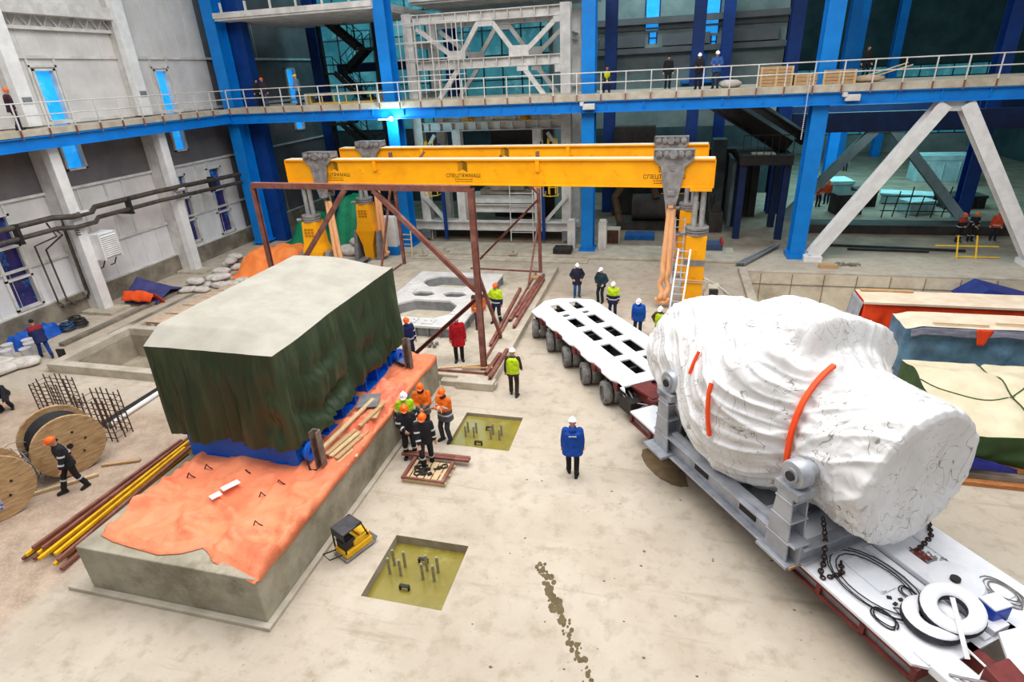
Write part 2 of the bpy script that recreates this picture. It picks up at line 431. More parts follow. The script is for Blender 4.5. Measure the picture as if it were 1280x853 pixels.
for k,(x0,x1,y,z0,z1) in enumerate(((-29.3,-8.6,50.1,6.2,17),(8.5,33.7,78.1,2,9))):  # the right-bay pane is a wall made to glow to brighten the bay
    f = MB(); f.box(x0,x1,y,y+.05,z0,z1); f.m = 1; nx_ = int((x1-x0)/1.5)
    for i in range(nx_+1): xx_ = x0+(x1-x0)*i/nx_; f.box(xx_-.05,xx_+.05,y-.1,y,z0,z1)
    for i in range(7): zz_ = z0+(z1-z0)*i/6; f.box(x0,x1,y-.1,y,zz_-.05,zz_+.05)
    struct('window_%d' % (20+k), f, [TGL, BAYD])
s = MB(); s.box(-8,8.2,53.4,53.9,13.3,13.75); s.box(-8,8.2,53.2,54,11.2,11.6); s.box(-8,8.2,53.7,53.95,12.9,13.05)
for x in (-6,-1,4): s.box(x,x+3.6,53.5,53.98,11.7,12.5)
struct('trim_%d' % n, s, [PANEL_D]); n += 1
s = MB(); s.box(1.33,2.43,53.92,53.99,9.1,11.1)
for x in (1.25,2.43): s.box(x,x+.08,53.88,54,9.05,11.18)
s.box(1.25,2.51,53.88,54,11.1,11.18); s.box(.6,3.2,53.2,54,8.85,9.05)
dr = struct('door_1', s, BLUE); MB().box(2.2,2.3,53.86,53.93,10.0,10.08).build('handle', GREY, dr)
s = MB()                                                  # heavy navy beams under and behind the gallery
s.box(7.8,34,44.0,44.5,5.8,7.0); s.box(8.2,34,56.6,57.1,5.4,6.6); s.box(-16,7.6,46.2,46.7,7.6,8.6); s.box(-26,-16.2,46.2,46.7,10.9,11.5)
struct('trim_%d' % n, s, NAVY); n += 1
# ---------------------------------------------------------------- gallery railings
def railing(name, pts, label, step, h=1.05):
    t = thing(name, label, 'railing', pts[0])
    for a, b in zip(pts, pts[1:]):
        a, b = V(a), V(b)
        for k, z in enumerate((h, h*.52)):
            MB().tube(a+V((0,0,z)), b+V((0,0,z)), .028, n=8).build('top_rail' if not k else 'middle_rail', OFFW, t, smooth=40)
        m = max(1, round((b-a).length/step))
        for i in range(m):
            p = a.lerp(b, i/m)
            q = MB(); q.bar(p+V((0,0,-.42)), p+V((0,0,h)), .05); q.m = 1; q.bar(p+V((0,-.0,-.42)), p+V((0,0,-.02)), .055)
            q.build('post', [OFFW, RUST], t)
    return t
railing('railing', [(-27.36,10,9.06),(-27.36,34.1,9.06)], 'pipe railing along the gallery on the panelled side wall', 1.35)
railing('railing', [(-27.3,34.2,9.08),(29,34.2,9.08)], 'long pipe railing along the blue gallery across the far columns', 1.3)

# ---------------------------------------------------------------- white braces between the columns
def kbrace(y, x0, x1, xa, za, w, m, label):
    t = thing('steel_brace', label, 'brace', (xa, y, 0))
    for x in (x0, x1):
        q = MB(); p = V((x, y, .25)); e = V((xa+(.45 if x > xa else -.45), y, za)); d = (e-p).normalized(); s = V((0,1,0)); k = d.cross(s)
        for g in (1,-1): q.ob((p+e)/2+s*g*w*.5, k*w*.5, s*.03, (e-p)/2)
        q.ob((p+e)/2, k*.03, s*w*.5, (e-p)/2)
        q.build('diagonal', m, t)
        MB().cb((x, y, 0), w*1.5, w*1.7, .28).build('foot_plate', m, t)
    MB().cb((xa, y, za-.35), 1.7, .1, .7).build('gusset_plate', m, t)
kbrace(34.75, 8.15, 18.6, 13.3, 8.0, .62, WHITE, 'white inverted V steel brace under the gallery beside the blue column')
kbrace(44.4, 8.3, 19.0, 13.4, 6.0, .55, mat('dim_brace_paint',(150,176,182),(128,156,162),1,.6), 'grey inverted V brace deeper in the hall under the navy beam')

# ---------------------------------------------------------------- pale truss frame between two blue columns
t = thing('truss_tower', 'tall off-white truss frame standing behind the gallery between two blue columns', 'steel frame', (-11, 38, 0))
X0, X1, Y0, Y1 = -15.85, -6.15, 37.5, 41.5
for x in (X0, X1):
    for y in (Y0, Y1):
        q = MB(); hcol(q, x, y-.3, .0, 13.8, .6, .6); q.build('post', OFFW, t)
for y in (Y0, Y1):
    for z, nm in ((13.45,'top_beam'),(10.95,'middle_beam'),(7.35,'low_beam')):
        q = MB(); q.ibeam((X0+.3,y,z),(X1-.3,y,z),.5,.55,.05)
        for k in range(12): q.box(X0+.7+.8*k, X0+.74+.8*k, y-.25, y+.25, z-.25, z+.25)
        q.build(nm, OFFW, t)
    for x in (X0, X1): MB().ibeam((x,Y0,9.2+ (0 if y==Y0 else 3)),(x,Y1,9.2+(0 if y==Y0 else 3)),.4,.4).build('side_beam', OFFW, t)
def diag(p, q, y): MB().bar((p[0],y,p[1]),(q[0],y,q[1]),.26,.26,(0,1,0)).build('diagonal', OFFW, t)
for y in (Y0-.05, Y1):
    diag((-15.3,13.0),(-13.0,11.3),y); diag((-12.6,11.4),(-11.3,13.2),y); diag((-10.6,13.2),(-9.2,11.4),y); diag((-8.6,11.4),(-6.6,13.1),y)
    diag((-12.8,10.7),(-14.2,9.0),y); diag((-8.8,10.7),(-7.4,8.9),y)
    for x, z, w_, h_ in ((-12.85,11.45,1.15,.45),(-8.95,11.5,1.2,.55),(-10.95,13.1,.95,.45),(-6.6,13.1,.5,.5),(-6.5,10.5,.6,.5),(-8.75,10.6,.7,.4)):
        q = MB(); q.box(x-w_/2,x+w_/2,y-.16,y-.1,z-h_/2,z+h_/2); q.build('gusset_plate', OFFW, t)
q = MB(); q.ibeam((-17.0,37.2,1.05),(-5.5,37.2,1.05),.5,.6,.06); q.box(-16.8,-5.7,37.4,40,.75,.85); q.build('base_beam', OFFW, t)
q = MB(); q.ibeam((-13.6,38.4,2.0),(-8,38.4,2.0),.6,.55,.06); q.box(-13.4,-8.2,38.1,41,2.35,2.6); q.build('cross_beam', OFFW, t)
for x in (-13.3,-8.0):
    q = MB(); hcol(q, x, 37.3, 1.3, 7.2, .55, .6); q.build('inner_post', OFFW, t)
for s_ in (1,-1):
    xa = -11+s_*4.9
    MB().bar((xa,37.2,3.0),(xa-s_*1.5,37.2,1.3),.22,.3,(0,1,0)).build('knee_brace', OFFW, t)
    MB().bar((xa,37.2,5.2),(xa-s_*1.2,37.2,6.9),.2,.25,(0,1,0)).build('knee_brace', OFFW, t)
    q = MB(); q.box(xa-.3,xa+.3,36.9,37.6,.16,.8); q.build('base_block', GREY, t)
# equipment inside the frame: casing with a walkway, hoses
q = MB(); q.box(-13.4,-7.8,39.6,41.2,7.6,8.4)
for k in range(18): q.box(-13.3+.31*k,-13.24+.31*k,39.55,39.6,7.6,8.4)
tag(q.build('ribbed_casing', OFFW), 'ribbed off-white casing with two yellow pumps in front, under the gallery', 'casing')
for x in (-12.9,-9.0):
    q = MB(); q.tube((x,38.6,7.9),(x,39.2,7.9),.3,n=14); q.tube((x,38.45,7.9),(x,38.6,7.9),.18,n=12); q.box(x-.35,x+.35,38.7,39.1,7.55,7.7)
    for k in range(5): q.bar((x,38.62,7.9),(x+.42*math.cos(k*1.256),38.62,7.9+.42*math.sin(k*1.256)),.09)
    tag(q.build('yellow_pump', YEL), 'small yellow pump on the ribbed casing, %s' % ('nearer the staircase' if x < -10 else 'nearer the middle column'), 'pump', 'yellow pumps on the casing')
q = MB(); q.box(-12.6,-8.6,39.5,44,2.65,3.0); q.box(-11.8,-9.4,39.3,40.4,3.0,3.4)
tag(q.build('concrete_plinth', CONC_D), 'dark concrete plinth inside the base of the pale truss frame', 'plinth')
q = MB(); q.box(-13.0,-8.3,44.2,44.6,0,7.0); tag(q.build('dark_casing', mat('dark_casing_paint',(58,52,50),(44,40,40),.8,.8)), 'dark casing panel at the back of the pale truss frame', 'panel')
def ladder(name, p, q, w, m, label, n, side=(1,0,0), r=.03):
    p, q, s = V(p), V(q), V(side)*w/2
    t = thing(name, label, 'ladder', p)
    for k in (1,-1): MB().bar(p+s*k, q+s*k, r*2, r*2).build('side_rail', m, t)
    for i in range(n): MB().tube(p.lerp(q,(i+.7)/n)-s, p.lerp(q,(i+.7)/n)+s, r*.8, n=8).build('rung', m, t)
    return t
ladder('scaffold_ladder', (-9.0,36.6,.16), (-9.0,36.8,5.2), 1.5, OFFW, 'wide off-white scaffold ladder at the foot of the truss frame', 6, r=.03)
YC = mat('yellow_cage',(246,200,30),(230,180,20),3,.5)
for x, lab in ((-15.0,'yellow ladder cage on the truss frame, nearer the fuel hoses and stairs'),(-7.0,'yellow ladder cage on the truss frame, nearer the middle blue column')):
    t2 = ladder('caged_ladder', (x,36.9,3.2), (x,36.9,6.6), .45, YC, lab, 6)
    for z in (3.2,4.3,5.4): MB().path([(x-.45,36.9,z),(x-.45,36.3,z),(x,36.1,z),(x+.45,36.3,z),(x+.45,36.9,z)],.03,6).build('hoop', YC, t2)
    for dx in (-.45,0,.45): MB().bar((x+dx,36.3 if dx else 36.1,3.2),(x+dx,36.3 if dx else 36.1,6.6),.04).build('cage_bar', YC, t2)
    MB().bar((x+(.6 if x<-10 else -.6),36.9,.16),(x+(.6 if x<-10 else -.6),36.9,6.4),.2).build('support_pole', BLUE_D, t2)
# scaffold in front of the upper truss
t = thing('scaffolding', 'tube scaffolding in front of the truss frame on the gallery', 'scaffold', (-14.6,36.2,9.08))
for x in (-16.9,-15.9,-14.9,-13.9,-12.9,-12.3):
    for y in (36.0,37.0): MB().tube((x,y,9.08),(x,y,13.4),.03,n=6).build('upright', OFFW, t)
for z in (9.6,10.4,11.3,12.2,13.2):
    for y in (36.0,37.0): MB().tube((-17.1,y,z),(-12.2,y,z),.03,n=6).build('ledger', OFFW, t)

# ---------------------------------------------------------------- steel staircase behind the gallery
t = thing('steel_staircase', 'dark steel staircase zigzagging up behind the gallery', 'staircase', (-23.2,42,0))
def flight(p, q, y):
    p, q = V((p[0],y,p[1])), V((q[0],y,q[1]))
    f = MB()
    for k in (0,1.1): f.bar(p+V((0,k,0)), q+V((0,k,0)), .08, .35)
    n_ = 9
    for i in range(n_): c = p.lerp(q,(i+.5)/n_); f.box(c.x-.16,c.x+.16,y,y+1.1,c.z-.02,c.z+.02)
    fl_ = f.build('flight', DARK, t)
    for k in (0,1.1):
        h = MB(); h.tube(p+V((0,k,1)), q+V((0,k,1)), .03, n=6)
        for i in range(5): c = p.lerp(q,i/4)+V((0,k,0)); h.tube(c, c+V((0,0,1)), .025, n=6)
        h.build('handrail', DARK, fl_)
flight((-24.0,14.1),(-21.9,12.4),42); flight((-21.9,12.4),(-23.9,10.9),43.2); flight((-23.9,10.9),(-22.2,9.2),42); flight((-22.2,9.2),(-24,7.4),43.2); flight((-24,7.4),(-22.0,5.5),42); flight((-22,5.5),(-24,3.6),43.2); flight((-24,3.6),(-21,.1),42)
for x, z in ((-21.4,12.4),(-24.6,10.9),(-21.6,9.1),(-24.6,7.4),(-21.4,5.5),(-24.6,3.6)):
    MB().box(x-.75,x+.75,42,44.4,z-.12,z).build('landing', DARK, t)
    q = MB()
    for dx in (-.7,.7): q.tube((x+dx,42,z),(x+dx,42,z+1.05),.03,n=6)
    q.tube((x-.7,42,z+1.05),(x+.7,42,z+1.05),.03,n=6); q.build('landing_rail', DARK, t)
for x in (-25.2,-20.8):
    MB().box(x-.12,x+.12,42.8,43.05,0,14).build('post', DARK, t)

# ---------------------------------------------------------------- dark plant in the far hall
q = MB()
for k in range(3):
    q.box(-3.2+3.2*k,-1.0+3.2*k,42,44.5,0,2.0+.5*(k%2)); 
q.box(-3.5,5.8,44,45,0,3.2)
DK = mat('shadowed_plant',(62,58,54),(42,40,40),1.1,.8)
t = thing('pump_skid', 'dark pump skid with a drum standing behind the middle blue column', 'machine', (-1.2,41.5,0))
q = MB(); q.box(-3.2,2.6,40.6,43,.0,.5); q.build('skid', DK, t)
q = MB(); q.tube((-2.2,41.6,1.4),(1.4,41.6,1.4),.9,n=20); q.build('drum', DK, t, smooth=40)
q = MB(); q.path([(-3,41,.5),(-3.4,41,2.2),(-2.6,41,3.4),(-1,41,3.3),(-.6,41,2.2)],.25,10); q.build('duct', mat('rusty_duct',(96,76,52),(70,56,42),2,.8), t, smooth=40)
q = MB()
for dx in (0,.35,.7): q.box(.1+dx,.14+dx,40.6,40.64,2.2,3.7)
for z in (2.5,3.0,3.5): q.box(-.3,1.2,40.6,40.64,z,z+.04)
q.build('guard_rail', YC, t)
t = thing('conveyor_gantry', 'dark overhead steel walkway structure between the gallery beam and the far wall', 'steel structure', (5,44,0))
q = MB(); q.ibeam((2.6,42,8.2),(7.2,40.5,5.4),1.4,1.0,.08); q.ibeam((4.0,44,8.4),(8.4,42,5.6),.7,.7,.08); q.build('sloping_girder', DARK, t)
q = MB(); q.box(4.2,7.2,38.6,42.5,4.9,5.15); q.box(4.2,7.2,38.5,38.6,4.6,5.15); q.build('platform', DARK, t)
q = MB(); q.box(4.9,6.2,38.7,39.6,5.16,5.24); q.build('deck_board', CONC_L, t)
for x, y in ((4.5,39),(7.0,39),(4.5,42.2),(7.0,42.2)): MB().cb((x,y,0),.4,.4,4.9).build('post', NAVY, t)
q = MB()
for k in range(8): q.bar((4.3+.4*k,38.55,5.15),(4.3+.4*k,38.55,6.3),.04)
q.bar((4.3,38.55,6.3),(7.1,38.55,6.3),.05); q.build('guard_rail', DARK, t)
q = MB(); q.box(4.0,4.2,40,44,.5,4.6); q.box(2.9,3.8,43,44.4,0,5.6); q.build('side_panel', mat('dim_panel',(84,96,98),(64,74,76),1,.8), t)
for i,(x,y,a,b,c) in enumerate(((2.2,46.2,1.5,1.2,2.6),(3.3,41,.9,1.4,1.3),(-.6,46.4,1.8,1,4.4))):
    q = MB(); q.cb((x,y,0),a,b,c); q.cb((x,y,c),a*.6,b*.6,.5); q.tube((x-a*.3,y,c+.5),(x-a*.3,y,c+1.1),.15)
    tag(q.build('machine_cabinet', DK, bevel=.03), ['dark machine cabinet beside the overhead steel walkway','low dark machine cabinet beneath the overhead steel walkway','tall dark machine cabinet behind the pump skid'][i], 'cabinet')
q = MB(); q.box(-3.9,6.3,45.0,45.9,0,4.6)  # added dark mass standing in for the darkness behind the skid
for k in range(9): q.box(-3.8+1.2*k,-3.6+1.2*k,44.85,45.0,0,4.6)
q.box(-3.9,6.3,44.7,45.9,4.6,4.8); q.box(-3.9,-1,44.8,45.9,4.8,6.4)
tag(q.build('ribbed_casing', DK), 'long dark ribbed block added for the gloom behind the pump skid', 'casing')
# pale lightly lit stuff deep in the right-hand bay
TEALP = mat('pale_plate',(176,206,206),(150,184,186),1.2,.7)
for i,(x,y,a,b,c,rz) in enumerate(((12.8,52.4,2.6,2.2,1.4,.1),(14.4,49.2,1.5,1.2,1.3,.0),(12.6,46.6,1.8,1.3,1.4,.2),(17.5,50,3.2,1.6,.8,-.3),(17.2,46.9,1.8,1.4,.9,.3),(20.6,49,2.6,1.8,.9,.1),(23,60,4,2,2.2,0))):
    q = MB(); q.cb((x,y,0),a,b,c*.8,rz); q.cb((x,y,c*.8),a*1.05,b*1.05,c*.2,rz)
    for k in range(3): q.cb((x-a*.3+a*.3*k,y-b*.52,.1),.08,.08,c*.7,rz)
    tag(q.build('crate_stack', TEALP if i in (0,3,4,6) else DK, bevel=.02), ['pale covered crate behind the two orange-clad workers','dark crate next to the pale covered crate in the far bay','dark crate nearest the leaning white brace in the far bay','long pale crate beyond the white brace','small pale crate between the two braces','wide dark crate behind the grey rear brace','big pale crate by the far wall'][i], 'crate')
t = thing('scaffolding', 'low tangle of scaffold frames on the floor of the far bay', 'scaffold', (16.5,44.5,0))
for k in range(6):
    x = 14.6+.75*k
    MB().bar((x,45.2+.3*(k%2),0),(x+.1,45.2,1.5+.3*(k%3)),.06).build('upright', DARK, t)
for k in range(3): MB().bar((14.4,45.1,.5+.5*k),(18.6,45.3,.4+.5*k),.06).build('ledger', DARK, t)
q = MB(); q.box(9,30,40.6,41.1,0,.55); q.box(9,30,41.1,43.6,0,.2); tag(q.build('floor_kerb', DK), 'dark kerb across the far bay floor behind the white brace', 'kerb')
for k,(a,b) in enumerate((((9.5,37.6),(16.5,36.9)),((10.5,36.8),(14.6,36.6)))):
    tag(MB().bar((*a,.08),(*b,.08),.16,.12).build('steel_flat_bar', DARK), ['long dark flat bar on the floor under the white brace','shorter dark flat bar on the floor under the white brace'][k], 'steel bar')
t = thing('timber_barrier', 'low pale timber barrier frame on the floor beside the leg of the white brace', 'barrier', (16.6,35.7,0))
for x in (15.6,16.5): MB().bar((x,35.6,0),(x+.1,36.3,1.1),.07).build('upright', YC, t)
for y,z in ((35.65,.1),(36.0,.6)): MB().bar((14.6 if z>.3 else 15.5,y,z),(17.6,y,z),.06).build('rail', YC, t)
# floor odds and ends by the far columns
q = MB(); q.cb((-3.15,37.2,0),.95,.8,1.0); q.m = 1; q.cb((-3.15,36.79,.08),.8,.02,.86)
tag(q.build('open_crate', [CONC_L, mat('rust_brown',(92,58,46),(76,46,38),3,.8)], bevel=.02), 'square brown-sided crate beside the middle blue column', 'crate')
q = MB(); q.cb((-1.5,38.6,0),1.9,1.2,.25)
for k in range(4): q.cb((-2.2+.45*k,38.6,.25),.3,1.2,.06)
tag(q.build('pallet', mat('blue_pallet',(20,92,160),(14,76,140),3,.6)), 'blue pallet lying on the floor behind the brown-sided crate', 'pallet')
q = MB(); q.cb((2.5,35.9,0),1.9,.9,.5); q.cb((2.5,35.9,.5),1.9,.9,.04); q.cb((1.6,35.9,.54),.3,.6,.5); q.m = 1; q.cb((3.4,35.9,.4),.15,.9,.35)
tag(q.build('tool_chest', [mat('slate_blue',(66,88,128),(54,72,108),2,.6), mat('red_edge',(170,50,46),(150,40,38),3,.6)], bevel=.02), 'slate blue tool chest on the floor behind the yellow gantry leg', 'chest')
for k in range(4):
    p = V((4.0+.13*k,32.95,.14)); qd = V((6.5+.1*k,36.9,.14+.1*(k%2)))
    tag(MB().channel(p, qd, .1, .12, .015).build('steel_channel', GREY), 'grey steel channel lying on the floor by the pit corner and the blue column', 'steel channel', 'steel channels by the pit corner')
for x in (-5.5,-3.6):
    q = MB(); q.cb((x,35.3,.16),.5,.5,1.7); q.cb((x,35.3,1.86),.4,.4,.12); q.tube((x,35.0,.16),(x,35.0,1.2),.05)
    tag(q.build('cable_cabinet', OFFW, bevel=.04), 'off-white cabinet hugging the middle blue column, on the %s side' % ('truss frame' if x < -4.5 else 'open bay'), 'cabinet')
t = thing('welding_cabinet','white cabinet on a blue base beside the blue column near the slings','cabinet',(-16.9,33.6,0))
MB().cb((-16.9,33.5,.55),.95,.6,1.9).build('body', WHITE, t, bevel=.03); MB().cb((-16.9,33.5,0),1.05,.7,.55).build('base', BLUE, t, bevel=.02)
t = thing('folding_frame','yellow timber trestle leaning by the white cabinet','trestle',(-15.6,33,0))
for k in range(2): MB().bar((-15.9+.7*k,32.7,0),(-16.1+.7*k,33.3,1.6),.07).build('leg', WOOD_P, t)
for k in range(5): MB().bar((-15.95-.03*k,32.78+.11*k,.25+.28*k),(-15.25-.03*k,32.78+.11*k,.25+.28*k),.05).build('rung', WOOD_P, t)
q = MB(); q.cb((-5.9,34.3,.16),1.1,.9,.35); q.box(-6.4,-5.4,33.9,34.7,.4,.5)
tag(q.build('rubble_skip', DARK, bevel=.05), 'small dark tub of rubble by the foot of the truss frame', 'tub')
for x, y in ((-13.4,33.7),(-8.9,33.6),(-14.6,33.0),(-10.9,32.9)):
    q = MB(); q.cb((x,y,.07 if y < 33.5 else .16),.55,.35,.12); q.tube((x,y,.2),(x,y,.62),.06); q.cb((x,y,.4),.2,.2,.06)
    tag(q.build('anchor_stub', CONC_L), {-13.4:'bolt stub on a plate on the apron below the yellow ladder cage',-8.9:'bolt stub on a plate on the apron below the scaffold ladder',-14.6:'bolt stub at the apron corner by the rusty corner post',-10.9:'bolt stub on the low apron step behind the machined frame'}[x], 'anchor stub')
# things on the gallery
def crate(x0,x1,y0,y1,z0,z1,lab):
    t = thing('timber_crate', lab, 'crate', ((x0+x1)/2,(y0+y1)/2,z0))
    n_ = max(3,int((z1-z0)/.14)); q = MB()
    for k in range(n_):
        a = z0+(z1-z0)*k/n_; q.box(x0+R(0,.03),x1-R(0,.03),y0,y1,a+.01,a+(z1-z0)/n_-.008)
    q.build('boards', WOOD, t)
    for x in (x0+.05,x1-.05,(x0+x1)/2): MB().box(x-.05,x+.05,y0-.03,y0,z0,z1).build('batten', WOOD_P, t)
crate(4.3,5.85,34.7,35.8,9.08,10.0,'tallest timber crate on the gallery, nearest the two men in white helmets')
crate(5.95,7.2,34.8,35.7,9.08,9.62,'low timber crate between two taller ones on the gallery')
crate(7.25,8.75,34.7,35.6,9.08,9.72,'timber crate on the gallery in front of the bright blue column')
def bag(mb, c, a, b, h, rz, seed=0, n=12):
    c = V(c); ca, sa = math.cos(rz), math.sin(rz)
    def fn(u, v):
        th = PI*v; ph = 2*PI*u
        x = math.copysign(abs(math.sin(th)*math.cos(ph))**.7, math.cos(ph)); y = math.copysign(abs(math.sin(th)*math.sin(ph))**.7, math.sin(ph)); z = math.cos(th)
        k = 1+.16*NZ.noise(V((x*2+seed,y*2,z*2)))+.08*NZ.noise(V((x*5,y*5+seed,z*5)))
        x, y, z = x*a*k, y*b*k, z*h*k
        if z < 0: z *= .75
        return c+V((x*ca-y*sa, x*sa+y*ca, z+h*.75))
    mb.grid(fn, n+4, n, wrap=True); return mb
SACK = mat('white_sack',(214,208,200),(188,180,172),3,.85,bump=.4,bscale=8)
SACKB = mat('beige_sack',(206,182,156),(184,160,134),3,.85,bump=.4,bscale=8)
tag(bag(MB(),(2.9,35.3,9.08),.6,.4,.22,0,3).build('sack', SACK, smooth=180), 'white sack lying on the gallery by the two men in white helmets', 'sack')
tag(bag(MB(),(9.5,35.4,9.08),.75,.4,.18,.1,5).build('sack', SACKB, smooth=180), 'beige sack lying on the gallery beyond the crates', 'sack')
for k,(p,q_) in enumerate((((9.3,35.5,9.35),(11.0,35.0,9.9)),((9.6,35.4,9.3),(11.2,34.9,9.8)),((15.0,35.2,9.2),(13.6,35.0,9.14)))):
    tag(MB().bar(p,q_,.08,.05).build('plank', WOOD_P), ['pale plank propped on the gallery railing beyond the beige sack','second pale plank propped on the gallery railing just below the first','loose plank lying on the gallery far from the crates'][k], 'plank')
t = thing('barrier_frame','yellow guard barrier lying on the gallery by the staircase','barrier',(-19.5,35.2,9.08))
for z in (9.12,9.6): MB().bar((-22,35.2,z),(-17.6,35.0,z),.06).build('rail', YC, t)
for k in range(6): MB().bar((-22+.85*k,35.2-.03*k,9.1),(-22+.85*k,35.2-.03*k,9.62),.05).build('post', YC, t)
q = MB(); q.box(-22.6,-17.4,35.5,36.4,9.62,9.7); q.box(-22.6,-22.4,35.5,36.4,9.08,9.62); q.box(-17.6,-17.4,35.5,36.4,9.08,9.62); tag(q.build('work_bench', CONC_L), 'long pale bench top behind the yellow barrier on the gallery', 'bench')
for x,lab in ((-4.35,'small white floodlight box on the blue gallery beam at the middle column'),(8.65,'grey junction box on the blue gallery beam beside the hanging chain')):
    q = MB(); q.box(x-.35,x+.3,34.05,34.33,8.3,8.6); q.box(x-.5,x-.3,34.0,34.3,8.5,8.7); tag(q.build('floodlight', OFFW, bevel=.02), lab, 'lamp')
t = thing('hanging_chain','white plastic chain hanging down from the gallery beam by the blue column','chain',(6.55,34.1,6.5))
q = MB()
for k in range(34): q.ball((6.55,34.08,9.6-.092*k),.032,nu=6,nv=4)
q.build('links', WHITE, t)
# welding spark under the gallery
q = MB(); q.ball((-16.2,34.2,8.15),.13,nu=10,nv=6); q.box(-17.0,-16.3,34.15,34.25,8.1,8.16)
tag(q.build('welding_arc', mat('arc_glow',(190,240,255),emit=14)), 'dazzling white blue welding arc under the gallery beam at the blue column', 'lamp')
l = bpy.data.lights.new('welding_arc_glow','POINT'); l.energy = 260; l.color = (.45,.85,1); l.shadow_soft_size = .15
o = bpy.data.objects.new('welding_arc_glow', l); COL.objects.link(o); o.location = (-16.1,33.9,8.0)
q = MB(); q.box(9.0,16,42.2,42.5,7.75,7.95); 
tag(q.build('strip_light', mat('cool_tube',(200,245,250),emit=2.5)), 'cool strip light under the gallery in the far bay', 'lamp')
# ---------------------------------------------------------------- yellow lifting gantry
LUG = mat('worn_steel_lug',(156,152,150),(124,120,120),3,.5,.2,c3=(96,92,92),s3=2)
CHROME = mat('chrome_rod',(186,186,182),(150,152,154),2,.3,.35)
INK = mat('black_print',(40,28,10),rough=.6)
gan = thing('lifting_gantry','yellow hydraulic lifting gantry with two long girders spanning the hall','gantry',(-8.5,29.3,0))
def text_mesh(s, size):
    cu = bpy.data.curves.new('t','FONT'); cu.body = s; cu.size = size; cu.align_x = 'CENTER'; cu.extrude = .002
    ob = bpy.data.objects.new('t',cu); COL.objects.link(ob); dg = bpy.context.evaluated_depsgraph_get(); dg.update()
    me = bpy.data.meshes.new_from_object(ob.evaluated_get(dg)); vs = [v.co.copy() for v in me.vertices]; fs = [tuple(p.vertices) for p in me.polygons]
    bpy.data.objects.remove(ob); bpy.data.curves.remove(cu); bpy.data.meshes.remove(me); return vs, fs
TXT = text_mesh('СПЕЦТЯЖМАШ', .235)
GIRD = [(V((-19.35,27.8,0)), V((1.95,26.3,0))), (V((-18.75,32.4,0)), V((1.93,31.3,0)))]
Z0, Z1 = 5.57, 6.76
